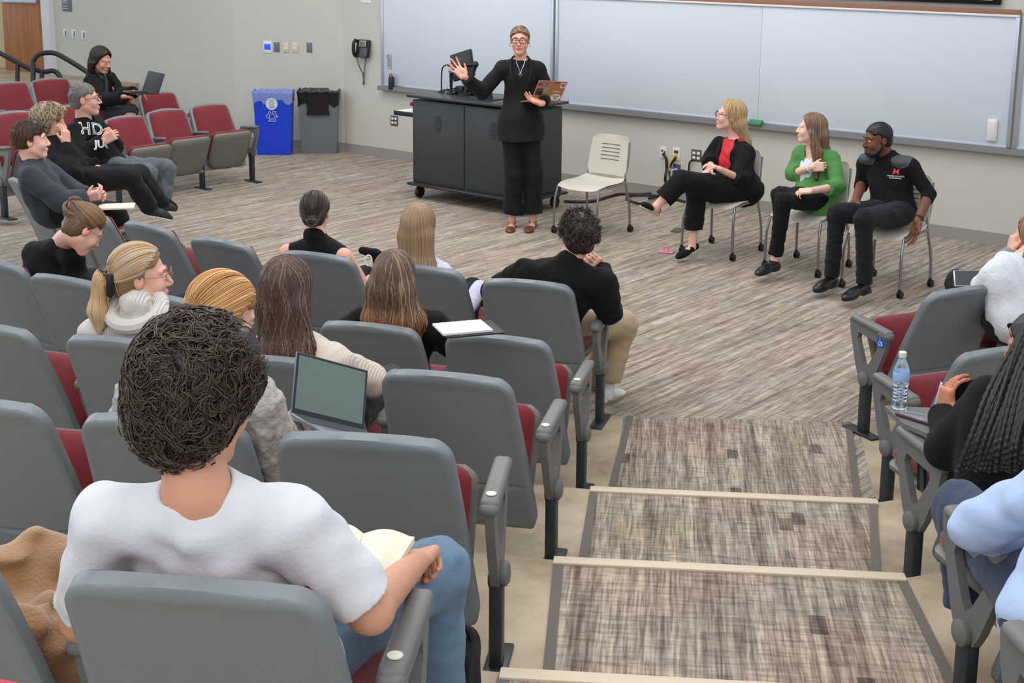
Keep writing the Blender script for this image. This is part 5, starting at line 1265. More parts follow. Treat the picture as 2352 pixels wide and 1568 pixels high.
longhair(P, (104, 80, 62), (136, 108, 84), (170, 112, 62), .34, .082, .05, n=620, seed=16, rr=.0026, tipk=.4, c3=(150, 122, 96), back=J['neck']-P.tf*.02+RT*.02, fall=.20, sides=(-1,))
P.watch('R', m_white, None)
K[3] = P
# ---- 4 bearded man
c_, th = PC4
P = Person('person', 'bearded man in a black pullover with grey shoulders and a red logo', c_, th, (112, 70, 52), loc=dict(pel=(0, -.08, .57)),
  px=dict(head=(2016, 320), neck=(2036, 358), shR=(1988, 372, .02), shL=(2092, 382, -.02), elR=(1978, 425, .05), wrR=(1965, 462, -.12), elL=(2133, 446, 0), wrL=(2108, 508, -.08), pel=(2052, 478), hipR=(2030, 485), hipL=(2066, 490),
          knR=(1922, 490, 0), anR=(1910, 640, 0), toR=(1876, 664, -.02), knL=(1985, 502, -.05), anL=(1984, 655, -.05), toL=(1942, 684, -.08)), headfwd=IH(-104), nod=-.12, hs=1.05, vox=.0055, lip=(112, 66, 58))
P.hand('L', -RT*.25-UP*.95+FW*.05, -RT*.8-FW*.4, side=-1, curl=.3, spread=.3, s=1.1, thumb=.7); P.hand('R', -RT*.3-UP*.7-FW*.4, -UP, side=1, curl=.3)
P.make_body(jaw=1.08, armr=(.054, .046, .043, .030)); J = P.J
def ex(S):
    for X, x in (('L', -1), ('R', 1)): S.ell(J['sh'+X]*.72+J['neck']*.28+P.u*.012, (.085, .095, .050), P.T, .012, 1)
P.top('pullover', mat('pullover', (26, 26, 28), .85, attr=True, sheen=.02, spec=.2, bump=('noise', 130, .3)), g=.022, folds=(.005, 24, 29), extra=ex, armr=(.066, .056, .056, .054), tos=dict(L=.25, R=.2), w=1.08, collar=.012)
bpy.data.objects.remove([c for c in P.root.children if c.name.startswith('pullover')][0])
def B2(S):
    P.torso(S, .016, 1.02)
    for X, t in (('L', .22), ('R', .12)):
        P.arm(S, X, .002, t, 0, (.058, .050, .048, .046)); w_ = J['el'+X]+(J['wr'+X]-J['el'+X])*t; S.cut(w_, J['wr'+X]-J['el'+X], .085)
    for o_ in list(S.ops): pass
    S.ops = [(a, b, c, d, e, 0, g) for a, b, c, d, e, f, g in S.ops]
    ex(S); S.cap(J['neck']-P.u*.02, J['neck']+P.u*.03, .070, .066, .015, 0); S.cut(J['neck']+P.u*.035, P.u, .10)
P.garment('pullover', MATS['pullover'], B2, (.004, 24, 29), cols=[(16, 16, 18), (78, 84, 86)])
V, F = text_geo('M', .06, True); P.decal('logo', V, F, J['chest']+P.T@np.array([-.100, .0, .058]), -P.T[:, 0], P.u, mat('logo_red', (200, 30, 50), .5), 'pullover', P.root)
V, F = text_geo('FARMER SCHOOL\nOF BUSINESS', .0145); P.decal('logo_text', V, F, J['chest']+P.T@np.array([-.100, .0, .018]), -P.T[:, 0], P.u, m_white, 'pullover', P.root)
P.pants(blk3, hem=.97, r=(.095, .072, .062, .056), g=.002); lb = MATS['leather_black']
P.shoe('R', lb, 'oxford', m_black); P.shoe('L', lb, 'oxford', m_black); P.watch('L', m_black, None)
def B(S, p): headback(P, S, p, .008, -.05, .058)
P.hairbase(B, (20, 17, 16), folds=(.0015, 300, 5))
def B(S, p):
    S.ell(p(0, .060, -.088), (.045, .042, .036), P.HR, .02, 0)
    for x in (-1, 1): S.cap(p(.062*x, .0, -.045), p(.040*x, .055, -.092), .014, .026, .03, 0); S.cap(p(.066*x, .0, -.02), p(.062*x, .0, -.05), .011, .014, .01, 0)
    S.cap(p(-.022, .093, -.048), p(.022, .093, -.048), .008, .008, .01, 0); S.ell(p(0, .102, -.064), (.020, .012, .009), P.HR, .006, 0, sub=True)
S = SDF(); B(S, lambda x, y_, z: P.h+P.HR@(np.array([x, y_, z])*P.hs)); V, F, c = S.mesh(.004, (.0015, 300, 2)); mesh_obj('beard', V, F, m_hair, P.root, cols=np.tile(linc((22, 18, 17)), (len(V), 1)), sharp=0, world=True)
P.brows((20, 16, 15)); K[4] = P

# ================================================================== LEFT BLOCK PEOPLE
def absp(d0, **k):
    """joints given as pixel and distance"""
    return {a: dep(*v) for a, v in k.items()}
class PersonAbs(Person):
    def __init__(s, label, feet, th, J, **k):
        s.JJ = J; Person.__init__(s, 'person', label, feet, th, **k)
def absperson(label, J, a, **k):
    """J: joint -> (u, v, distance)"""
    pts = {n: dep(*v) for n, v in J.items()}; b = pts['pel'].copy(); b[2] = k.pop('floor', 0.0); th = IH(a)-math.pi/2; R = rz(th)
    pose = {n: R.T@(p-b) for n, p in pts.items()}
    return Person('person', label, b, th, pose=pose, **k)
# ---- 6 grey-haired man
P = absperson('grey-haired man with glasses in a black sweatshirt with white outline letters', dict(pel=(252, 388, 12.3), chest=(208, 318, 12.2), neck=(192, 272, 12.15), head=(194, 228, 12.1), shR=(170, 306, 12.0), shL=(214, 286, 12.35),
  elR=(182, 362, 11.85), wrR=(238, 322, 11.95), elL=(262, 335, 12.4), wrL=(250, 312, 12.3), hipR=(262, 385, 12.2), hipL=(268, 382, 12.4), knR=(338, 398, 12.15), knL=(382, 388, 12.5), anR=(334, 462, 12.2), anL=(378, 462, 12.5), toR=(352, 480, 12.3), toL=(400, 478, 12.6)), 78,
  skin=(222, 168, 148), headfwd=IH(76), nod=.02, hs=1.16)
P.hand('R', (.6*RT+.3*UP), -RT*.2+FW, side=1, curl=.9, s=1.1); P.hand('L', (.2*RT+.2*UP-.4*FW), -FW, side=-1, curl=.9, s=1.1)
P.make_body(); J = P.J
P.top('sweatshirt', blk, g=.028, folds=(.007, 20, 31), armr=(.060, .054, .050, .042), to=.93, w=1.1)
V, F = text_geo('HB', .16, False)
def outline(txt, size):
    cu = bpy.data.curves.new('t', 'FONT'); cu.body = txt; cu.size = size; cu.align_x = 'CENTER'; cu.align_y = 'CENTER'; cu.fill_mode = 'NONE'; cu.bevel_depth = .0045; cu.resolution_u = 3
    o = bpy.data.objects.new('t', cu); COL.objects.link(o); bpy.context.view_layer.update(); me = o.evaluated_get(bpy.context.evaluated_depsgraph_get()).to_mesh()
    V = [tuple(v.co) for v in me.vertices]; F = [list(p.vertices) for p in me.polygons]; bpy.data.objects.remove(o); bpy.data.curves.remove(cu); return V, F
dirr = unit(RT*.9+FW*-.45*0+UP*0-FW*.35); upd = unit(UP)
V, F = outline('HD', .15); P.decal('print', V, F, dep(214, 296, 12.0), unit(RT*.86+FW*.5), UP, m_white, 'sweatshirt', P.root, .004)
V, F = outline('JUG', .085); P.decal('print', V, F, dep(228, 334, 12.0), unit(RT*.86+FW*.5), UP, m_white, 'sweatshirt', P.root, .004)
P.pants(cloth('jeans_grey', (88, 94, 100), mottled=(10, .3), bump=('noise', 200, .3)), hem=.95, r=(.092, .075, .068, .058), folds=(.008, 26, 32))
for X in 'LR': P.shoe(X, blk2, 'sneaker', None)
def B(S, p): headback(P, S, p, .006, -.06, .06)
P.hairbase(B, (116, 112, 108), folds=(.001, 200, 5)); pts = scalp(400, -.3, 6, .06); P.strands(pts, radial(pts, .3, .2, .4), 700, .022, 4, (120, 116, 112), (160, 156, 152), None, r=.0018, off=.001, hug=True, seed=17, jit=.2, c3=(86, 74, 64))
P.glasses((70, 66, 72), .0022, .022, .016); P.brows((110, 96, 86)); K[6] = P
# ---- 7 curly blond
P = absperson('person with curly blond hair in a black hoodie, hand raised to the chin', dict(pel=(165, 410, 11.6), chest=(140, 355, 11.55), neck=(118, 318, 11.5), head=(114, 282, 11.45), shR=(100, 345, 11.3), shL=(140, 330, 11.7),
  elR=(165, 400, 11.15), wrR=(152, 330, 11.3), elL=(190, 385, 11.8), wrL=(225, 385, 11.7), hipR=(180, 412, 11.5), hipL=(190, 405, 11.75), knR=(300, 408, 11.5), knL=(318, 402, 11.8), anR=(345, 478, 11.8), anL=(372, 470, 12.1), toR=(388, 500, 11.9), toL=(398, 482, 12.2)), 74,
  skin=(226, 172, 150), headfwd=IH(72), nod=-.12, hs=1.12)
P.hand('R', UP*.95-RT*.05, -RT*.6+FW*.3, side=1, curl=.5, s=1.1)
P.make_body(); J = P.J
P.top('hoodie', blk, g=.030, folds=(.008, 18, 33), armr=(.060, .054, .050, .044), to=.9, w=1.1, collar=.01); P.pants(blk3, hem=.98, r=(.100, .080, .072, .066), folds=(.008, 20, 34))
for X in 'LR': P.shoe(X, mat('sneaker_dark', (30, 30, 34), .5), 'sneaker', wso)
def B(S, p):
    headback(P, S, p, .030, -.07, .07); S.ell(p(0, .03, .09), (.085, .085, .05), P.HR, .03, 0)
P.hairbase(B, (150, 132, 104), folds=(.008, 60, 5)); pts = scalp(500, -.4, 7, .08)
P.strands(pts, radial(pts, .5, .5, .1), 800, .07, 10, (196, 178, 146), (140, 120, 92), (214, 196, 160), .5, r=.0034, off=.006, hug=True, wave=(.8, 80), gravity=.5, jit=.5, seed=18, c3=(104, 88, 68)); K[7] = P
# ---- 8 young man in jacket
o8, th8 = base('E8')
P = absperson('dark-haired young man in a charcoal jacket holding a notebook at the left edge', dict(pel=(120, 475, 9.75), chest=(90, 425, 9.7), neck=(68, 372, 9.65), head=(70, 322, 9.6), shR=(72, 408, 9.45), shL=(98, 388, 9.85),
  elR=(140, 462, 9.45), wrR=(196, 456, 9.6), elL=(170, 440, 9.95), wrL=(205, 452, 9.85), hipR=(140, 480, 9.65), hipL=(150, 470, 9.9), knR=(270, 500, 9.9), knL=(262, 488, 10.2), anR=(285, 600, 10.0), anL=(280, 590, 10.3), toR=(310, 620, 10.1), toL=(310, 610, 10.4)), 62,
  skin=(236, 184, 166), headfwd=IH(68), nod=-.02, hs=1.06)
P.hand('R', RT*.8+UP*.3+FW*.2, UP*.5+FW*.5, side=1, curl=.7); P.hand('L', RT*.8+UP*.1, -FW-UP*.3, side=-1, curl=.7)
P.make_body(feet=False); J = P.J
P.top('shirt', cloth('shirt_navy', (40, 46, 66)), sleeve=(), g=.014, collar=.03, folds=(.002, 30, 35))
P.top('jacket', cloth('jacket_charcoal', (44, 50, 58), rough=.8, sheen=.05), g=.026, folds=(.006, 22, 36), armr=(.054, .048, .044, .038), to=.95, neckdrop=.01, extra=lambda S: S.cap(J['neck']+P.tf*.13, J['chest']+P.tf*.18, .04, .03, .01, 0, sub=True)); P.pants(blk3, hem=.6)
def B(S, p):
    headback(P, S, p, .010, -.045, .062); S.ell(p(0, .02, .088), (.068, .085, .042), P.HR, .03, 0)
P.hairbase(B, (66, 48, 36)); pts = scalp(400, -.25, 8, .07); P.strands(pts, radial(pts, .2, .3, .5), 800, .045, 7, (66, 48, 36), (98, 72, 52), (116, 86, 62), .5, r=.0022, off=.003, hug=True, seed=19, jit=.25); P.brows((60, 42, 32)); K[8] = P
# ---- 5 girl with laptop at the back
P = absperson('long-haired woman in a black jacket working on a laptop at the back', dict(pel=(222, 262, 15.3), chest=(226, 212, 15.3), neck=(228, 172, 15.3), head=(232, 138, 15.2), shR=(212, 190, 15.1), shL=(250, 183, 15.4),
  elR=(232, 232, 14.95), wrR=(285, 222, 14.8), elL=(275, 218, 15.3), wrL=(308, 212, 15.0), hipR=(228, 262, 15.2), hipL=(238, 258, 15.4), knR=(300, 262, 14.9), knL=(302, 255, 15.1), anR=(305, 330, 14.8), anL=(310, 325, 15.0), toR=(320, 340, 14.7), toL=(325, 335, 14.9)), 118,
  skin=(206, 150, 126), headfwd=IH(118), nod=-.30, hs=1.1, floor=.2)
P.hand('R', RT*.9-UP*.1, -UP, side=1, curl=.4); P.hand('L', RT*.8-UP*.2, -UP, side=-1, curl=.4)
P.make_body(feet=False); J = P.J
P.top('top', cloth('tee_grey', (60, 62, 66)), sleeve=(), g=.01); P.top('jacket', blk, g=.026, folds=(.006, 20, 37), armr=(.062, .056, .052, .044), to=.92, extra=lambda S: S.cap(J['neck']+P.tf*.12, J['pel']+P.tf*.20, .045, .05, .01, 0, sub=True)); P.pants(cloth('shorts', (40, 40, 44)), hem=.02)
longhair(P, (26, 20, 18), (46, 34, 28), (74, 44, 26), .36, .100, .055, n=560, seed=20, rr=.0032, wave=(.3, 24), fall=.20); K[5] = P
# ================================================================== RIGHT BLOCK PEOPLE
# ---- 18 white knit at the right edge
P = absperson('person in a white knit top at the right edge resting the head on a hand', dict(pel=(2330, 735, 7.4), chest=(2330, 660, 7.45), neck=(2352, 598, 7.5), head=(2378, 545, 7.55), shR=(2390, 640, 7.7), shL=(2292, 628, 7.35),
  elL=(2262, 660, 7.45), wrL=(2320, 580, 7.6), elR=(2430, 700, 7.6), wrR=(2350, 720, 7.9), hipL=(2300, 735, 7.45), hipR=(2350, 738, 7.6), knL=(2204, 650, 7.95), knR=(2240, 665, 8.2), anL=(2215, 790, 8.1), anR=(2250, 790, 8.3), toL=(2190, 810, 8.3), toR=(2230, 810, 8.4)), -30,
  skin=(228, 180, 160), headfwd=IH(-35), hs=1.05)
P.hand('L', UP*.9+RT*.2, RT*.8, side=-1, curl=.6)
P.make_body(feet=False, face=False); J = P.J
P.top('sweater', cloth('knit_white', (216, 218, 222), bump=('noise', 60, .5)), g=.018, folds=(.006, 24, 38), armr=(.056, .054, .048, .040), to=.80); P.pants(blk3, hem=.95)
MB().tube([J['elL']+(J['wrL']-J['elL'])*t for t in (.60, .80, .98)], [.050, .046, .042], 14).build('cuff', cloth('cuff_grey', (130, 136, 138)), P.root, world=True)
longhair(P, (130, 98, 72), (166, 132, 100), (150, 110, 78), .30, .095, .05, n=420, seed=21, c3=(96, 70, 50)); K[18] = P
# ---- 19 braids
P = absperson('person with long dark braids in a black sweater holding a phone', dict(pel=(2300, 1105, 4.9), chest=(2300, 985, 4.95), neck=(2340, 880, 5.0), head=(2385, 800, 5.1), shR=(2410, 960, 5.15), shL=(2272, 915, 4.92),
  elL=(2178, 1030, 5.02), wrL=(2168, 950, 5.25), elR=(2440, 1060, 5.3), wrR=(2300, 1000, 5.5), hipL=(2270, 1110, 5.0), hipR=(2340, 1120, 5.1), knL=(2190, 1075, 5.45), knR=(2260, 1060, 5.6), anL=(2200, 1260, 5.5), anR=(2260, 1240, 5.6), toL=(2180, 1290, 5.6), toR=(2240, 1270, 5.7)), -40,
  skin=(196, 128, 96), headfwd=IH(-50), nod=-.2, hs=1.05, floor=NR)
P.hand('L', UP*.9+RT*.1-FW*.1, RT*.9+FW*.2, side=-1, curl=.5, s=1.05, thumb=1.1)
P.make_body(feet=False, face=False); J = P.J
P.top('sweater', blk2, g=.018, folds=(.007, 20, 39), armr=(.058, .058, .052, .040), to=.93); P.pants(blk3)
def B(S, p): headback(P, S, p, .016, -.07, .05)
P.hairbase(B, (24, 20, 18)); rg = np.random.default_rng(5)
mb = MB()
for k in range(26):
    f = k/25; j = lambda: rg.uniform(-7, 7)
    pth = smoothpath([dep(2352+60*f+j(), 742+j(), 5.0), dep(2325+70*f+j(), 800+j(), 4.88), dep(2275+105*f+j(), 900+j(), 4.74-.04*f), dep(2232+125*f+j(), 1000+20*f, 4.70-.06*f), dep(2205+150*f+j(), 1085-10*rg.random(), 4.72-.06*f)], 16)
    mb.tube(pth, [.0085+.0022*math.sin(i*2.1+k) for i in range(len(pth))], 6)
mb.build('braids', mat('braid_black', (26, 22, 21), .55), P.hairobj, world=True)
MB().tube([P.p(.07*math.sin(a), -.02+.1*math.cos(a), .02+.05*math.cos(a)) for a in np.linspace(0, 6.28, 24)[:-1]], .012, 8, closed=True).build('hair_band', mat('band_orange', (196, 110, 70), .7, mottled=(30, .6)), P.root, world=True); K[19] = P
# ---- 20 light-blue shirt
P = absperson('person in a light-blue shirt and dark jeans in the lower right corner', dict(pel=(2440, 1420, 3.5), chest=(2520, 1270, 3.5), neck=(2560, 1080, 3.5), head=(2600, 960, 3.5), shR=(2660, 1180, 3.7), shL=(2430, 1120, 3.5),
  elL=(2242, 1205, 3.75), wrL=(2420, 1262, 3.95), elR=(2620, 1350, 3.7), wrR=(2480, 1330, 4.0), hipL=(2400, 1400, 3.6), hipR=(2480, 1430, 3.7), knL=(2205, 1165, 4.35), knR=(2300, 1180, 4.45), anL=(2222, 1400, 4.35), anR=(2300, 1420, 4.4), toL=(2200, 1440, 4.5), toR=(2290, 1440, 4.55)), -35,
  skin=(220, 168, 146), headfwd=IH(-30), floor=2*NR)
P.make_body(feet=False, face=False); J = P.J
P.top('shirt', cloth('shirt_blue', (172, 192, 226), bump=('noise', 50, .15)), g=.012, folds=(.008, 22, 40), armr=(.058, .056, .052, .046)); P.pants(cloth('jeans_dark', (36, 50, 76), mottled=(12, .2)), hem=.95, r=(.09, .072, .066, .058)); K[20] = P
def B(S, p): headback(P, S, p, .01)
P.hairbase(B, (70, 52, 40))
# ================================================================== LECTERN
A = atz(962, 455); Bc = atz(1190, 495); Cc_ = atz(1280, 478)
ax_ = unit((Bc-A)*[1, 1, 0]); thL = math.atan2(ax_[1], ax_[0]); Lw = np.linalg.norm((Bc-A)[:2])+.17; Ld = .66; HL = 1.04
o_ = (A+Bc)/2; Rl = rz(thL); o_ = o_+Rl@np.array([0, Ld/2-.05, 0])
m_lec = mat('lectern_charcoal', (58, 60, 61), .5, spec=.35, mottled=(3, .05)); m_top = mat('lectern_top', (40, 42, 44), .35)
L = thing('lectern', 'wide charcoal rolling lectern cabinet behind the presenter', 'lectern', (o_[0], o_[1], 0), thL)
hw, hd = Lw/2, Ld/2
MB().box((0, 0, .575), (2*hw-.06, 2*hd-.06, .83), .004).build('cabinet', m_lec, L)
MB().box((0, 0, HL-.013), (2*hw+.03, 2*hd+.03, .026), .006).build('top', m_top, L)
MB().box((0, 0, .148), (2*hw+.04, 2*hd+.04, .03), .012).build('base_rail', m_top, L)
for s, x in ((-1, -hw/2+.01), (1, hw/2-.01)):
    d = MB().box((x, -hd+.026, .58), (hw-.05, .012, .80), .003).build('door', m_lec, L)
    mb = MB()
    for k in range(9):
        w2 = .055*math.sqrt(max(1-((k-4)/4.6)**2, .05)); z = .82-k*.019+.03
        mb.tube([(x-w2+.0, -hd+.018, z+.008), (x, -hd+.016, z), (x+w2, -hd+.018, z+.008)], .0028, 5)
    mb.build('vent', m_black, d)
sd = MB().box((hw-.026, 0, .58), (.012, 2*hd-.12, .80), .003).build('side_panel', m_lec, L)
MB().tube([(hw-.02, -.2, .88), (hw-.02, .02, .88)], .004, 6).tube([(hw-.02, -.2, .82), (hw-.02, .02, .82)], .004, 6).lathe([(.03, 0), (.034, .01), (.001, .012)], (hw-.02, -.05, .50), 16, M=ry_(math.pi/2)).build('latch', m_black, sd)
for x in (-1, 1):
    for yv in (-1, 1):
        MB().lathe([(.001, -.02), (.05, -.02), (.06, -.012), (.06, .012), (.05, .02), (.001, .02)], (x*(hw-.07), yv*(hd-.08), .062), 22, M=ry_(math.pi/2)).box((x*(hw-.07), yv*(hd-.08)+.02, .12), (.06, .06, .03), .006).build('caster', m_cast, L)
# pull-out shelf
t = thing('keyboard_shelf', 'dark pull-out shelf sticking out of the left side of the lectern', 'shelf', Rl@np.array([-hw-.10, -.05, .83])+[o_[0], o_[1], 0], thL)
MB().box((0, 0, 0), (.36, .42, .03), .004).build('shelf_board', m_top, t); MB().box((0, 0, .018), (.34, .40, .006), .002).build('white_mat', m_white, t); MB().box((0, -.215, 0), (.34, .012, .045), .003).build('slide_rail', m_black, t)
def lt(x, y_, z=0): return Rl@np.array([x, y_, HL+z])+[o_[0], o_[1], 0]
# things on the lectern
t = thing('gooseneck_lamp', 'black gooseneck camera with a glowing red head on the lectern', 'lamp', lt(-hw+.10, .04), 0)
g0 = lt(-hw+.10, .04); top = g0+UP*.0+np.array([0, 0, .26])
MB().tube(smoothpath([g0, g0+[0, 0, .14], g0+RT*.01+[0, 0, .24], g0+RT*.05+[0, 0, .275]]), .007, 8).lathe([(.035, 0), (.035, .01), (.01, .014)], g0, 16).build('gooseneck', m_black, t, world=True)
hd_ = g0+RT*.11+np.array([0, 0, .262]); MB().box(hd_, (.11, .045, .028), .012, M=frame(FW-.0*UP, UP*1.0+RT*.25), seg=3).build('lamp_head', m_black, t, world=True)
MB().box(hd_+[0, 0, .013]-RT*.01, (.05, .04, .012), .005).build('red_light', mat('red_glow', (220, 30, 70), .4, emit=((230, 30, 70), 1.5)), t, world=True)
t = thing('microphone', 'upright handheld microphone with a silver grille on the lectern', 'microphone', lt(-hw+.30, .0))
m0 = lt(-hw+.27, .0); MB().lathe([(.05, 0), (.05, .012), (.012, .02), (.012, .05)], m0, 20).lathe([(.012, .05), (.014, .06), (.018, .20), (.020, .205)], m0, 16).build('handle', m_black, t, world=True)
MB().lathe([(.018, .205), (.026, .215), (.028, .235), (.022, .252), (.008, .26), (.001, .261)], m0, 18).build('grille', mat('mic_grille', (150, 150, 152), .5, .6, bump=('noise', 300, .8)), t, world=True)
t = thing('monitor', 'black computer monitor on an adjustable arm behind the raised hand', 'monitor', lt(-.12, .10))
b0 = lt(-.30, .02); e0 = b0+RT*.06+[0, 0, .16]; e1 = b0+RT*.10+[0, 0, .30]; mc = dep(1062, 150, proj(b0)[2]+.10)
MB().lathe([(.07, 0), (.07, .02), (.03, .03)], b0, 20).build('arm_base', m_black, t, world=True)
MB().tube([b0+[0, 0, .02], e0, e1], .024, 10).tube([e1, mc-FW*.02], .02, 10).sphere(e1, .035, 8).sphere(e0, .03, 8).build('arm', m_black, t, world=True)
Mm = frame(unit(FW*.78+RT*.62), unit(UP*1.0-RT*.10+FW*.15))
MB().box(mc, (.27, .03, .27), .008, M=Mm).build('case', m_black, t, world=True); MB().box(mc+Mm[:, 1]*.017, (.27, .008, .27), .003, M=Mm).build('bezel', mat('bezel_silver', (150, 156, 162), .35, .5), t, world=True)
MB().box(mc-Mm[:, 1]*.016+Mm[:, 2]*.06, (.02, .004, .02), .002, M=Mm).build('maker_mark', m_sock, t, world=True)
t = thing('control_box', 'small black box with cables at the foot of the monitor arm', 'device', lt(-.44, .1))
MB().box(lt(-.38, .08, .04), (.10, .14, .08), .01, M=Rl).build('box', m_black, t, world=True); MB().box(lt(-.20, .12, .04), (.12, .12, .08), .01, M=Rl).build('box', m_black, t, world=True)
t = thing('cable', 'tangle of black cables on the left end of the lectern', 'cable', lt(-hw+.2, .0)); mb = MB()
for k in range(5):
    rg = np.random.default_rng(k); pts = [lt(-hw+.12+.05*k+.03*rg.normal(), .02+.03*rg.normal(), .01+.03*abs(rg.normal())) for _ in range(3)]+[lt(-hw+.32+.1*rg.random(), .05*rg.normal(), .04+.04*rg.random()) for _ in range(2)]; mb.tube(smoothpath(pts), .004, 6)
q = mc-UP*.2; mb.tube(smoothpath([q-RT*.02, q-UP*.10+RT*.02, q-UP*.07+RT*.08, q+RT*.10+UP*.03]), .005, 6).tube(smoothpath([q+RT*.02, q-UP*.14+RT*.04, q-UP*.08+RT*.12, q+RT*.10]), .004, 6); mb.build('cable_loops', m_black, t, world=True)
t = thing('document_stand', 'dark angled stand on the lectern top under the raised sleeve', 'stand', lt(.12, -.05)); b0 = lt(.10, -.1)
MB().box(b0+[0, 0, .004], (.26, .2, .008), .002, M=Rl).build('base', m_black, t, world=True)
MB().prism([(-.09, 0), (.05, 0), (.02, .16), (-.13, .17)], -.03, .03, M=np.array([Rl[:, 0], [0, 0, 1], -Rl[:, 1]]).T, off=b0).build('stand_block', m_black, t, world=True)
o = MB().sphere(lt(-hw-.005, -.28, -.10), .022, 8).build('red_button', mat('button_red', (200, 30, 50), .4)); tag(o, 'small red button on the left side of the lectern', 'button')
# ================================================================== LAPTOPS, BOOKS, BOTTLES
m_lapg = mat('laptop_grey', (112, 116, 124), .35, .5); m_key = mat('laptop_keys', (58, 60, 66), .5)
def laptop(label, hinge, right, base_dir, lid_dir, w=.30, d=.21, shell=None, screen=(86, 98, 94), mc_=None, skin_=None):
    t = thing('laptop', label, 'laptop', hinge, 0); r = unit(right); bd = unit(base_dir-np.dot(base_dir, r)*r); ld = unit(lid_dir-np.dot(lid_dir, r)*r); nb = unit(np.cross(r, bd)); nb = nb if nb[2] > 0 else -nb
    nl = unit(np.cross(r, ld)); inn = nl if np.dot(nl, bd) > 0 else -nl; sh = shell or m_lapg
    MB().box(hinge+bd*d/2, (w, d, .012), .004, M=np.array([r, bd, nb]).T).build('base', sh, t, world=True)
    mb = MB()
    for j in range(5):
        for i in range(13): mb.box(hinge+bd*(.03+j*.019)+r*((i-6)*.0205)+nb*.007, (.0175, .016, .003), .001, M=np.array([r, bd, nb]).T, seg=1)
    mb.build('keyboard', m_key, t, world=True); MB().box(hinge+bd*(d-.045)+nb*.0063, (.10, .06, .001), M=np.array([r, bd, nb]).T).build('trackpad', m_lapg, t, world=True)
    lid = MB().box(hinge+ld*d/2, (w, d, .007), .003, M=np.array([r, ld, inn]).T).build('lid', sh, t, world=True)
    MB().box(hinge+ld*d/2+inn*.0038, (w-.008, d-.008, .0008), M=np.array([r, ld, inn]).T).build('bezel', m_black, lid, world=False) if False else None
    bz = MB().box(hinge+ld*d/2+inn*.0038, (w-.006, d-.006, .0008), M=np.array([r, ld, inn]).T).build('bezel', m_black, t, world=True)
    MB().box(hinge+ld*(d/2+.005)+inn*.0045, (w-.022, d-.030, .0006), M=np.array([r, ld, inn]).T).build('screen', mat('screen_%d_%d' % screen[:2], screen, .12, spec=.6, emit=(screen, .12)), t, world=True)
    return t, r, ld, inn
h0 = dep(667, 950, 4.45); h1 = dep(835, 990, 4.62); hm = (h0+h1)/2; tl = dep(712, 820, 4.56)
rr = unit((h1-h0)); W_ = np.linalg.norm(h1-h0); ld = tl-h0; D_ = np.linalg.norm(ld)
bd = np.cross(rr, [0, 0, 1.0]); bd = bd if np.dot(bd, FW) < 0 else -bd
laptop('open laptop with a dark green-grey screen typed on by the strawberry blonde woman', hm, rr, bd, ld, W_, D_, screen=(88, 104, 96))
# presenter's laptop, lid with stickers towards the camera
d1 = proj(K[1].J['wrL'])[2]
a_, b_, c_, e_ = dep(1217, 230, d1+.0), dep(1287, 233, d1+.17), dep(1236, 188, d1-.11), dep(1307, 187, d1+.06)
hm = (a_+b_)/2; rr = unit(b_-a_); W_ = .30
t, r, ld, inn = laptop('open laptop with a sticker-covered brown lid held by the presenter', hm, rr, -RT*.55+FW*.8, (c_-a_)+(e_-b_), W_, .21, shell=mat('laptop_rose', (176, 116, 78), .4, .2))
def stick(x, y_, sx, sy, rgb, nm='sticker', rd=.2):
    MB().box(hm+r*x+ld*y_-inn*.0040, (sx, sy, .001), min(sx, sy)*rd, M=np.array([r, ld, inn]).T, seg=3).build(nm, mat('st_%d_%d_%d' % rgb, rgb, .5), t, world=True)
def stext(x, y_, txt, sz, rgb, bold=True):
    V, F = text_geo(txt, sz, bold); V = np.array(V); mesh_obj('sticker_print', hm+(r*x+ld*y_-inn*.0052)+V[:, :1]*(-r if False else r)+V[:, 1:2]*ld-inn*V[:, 2:3], F, mat('sp_%d_%d_%d' % rgb, rgb, .5), t, smooth=False, world=True)
stick(-.095, .175, .09, .03, (70, 70, 120)); stick(-.125, .175, .025, .026, (190, 70, 70)); stext(-.085, .175, 'VOTE', .018, (210, 214, 230))
stick(.115, .170, .055, .055, (200, 196, 196), rd=.45); stext(.115, .17, '\u2665', .03, (180, 30, 50)); stick(.045, .198, .05, .008, (60, 34, 30))
stick(-.105, .095, .07, .07, (30, 34, 36)); stick(-.11, .115, .05, .02, (190, 196, 196)); stick(-.045, .105, .045, .06, (140, 146, 110)); stick(.07, .105, .07, .014, (200, 170, 130))
S_ = MB().lathe([(.001, 0), (.055, .0), (.055, .001)], (0, 0, 0), 28); V = np.array(S_.V); mesh_obj('sticker', hm+r*.085+ld*.045-inn*.0045+V[:, :1]*r*1.0+V[:, 1:2]*ld*.62-inn*V[:, 2:3], S_.F, mat('st_w', (214, 212, 212), .5), t, smooth=False, world=True)
stext(.085, .055, 'MIAMI', .024, (150, 30, 50)); stext(.085, .033, 'M', .03, (60, 20, 30))
# laptop at the back
hm = dep(345, 212, 14.75)
laptop('grey laptop on the lap desk of the woman at the back', hm, FW*.9+RT*.25, -RT*.9+FW*.2, UP*.9+RT*.35, .34, .22, screen=(60, 60, 62))
def slab(name, label, cat, c, M, size, m, bev=.004, group=None, parts=()):
    t = thing(name, label, cat, c, 0, group); MB().box(c, size, bev, M=M).build('body', m, t, world=True); return t
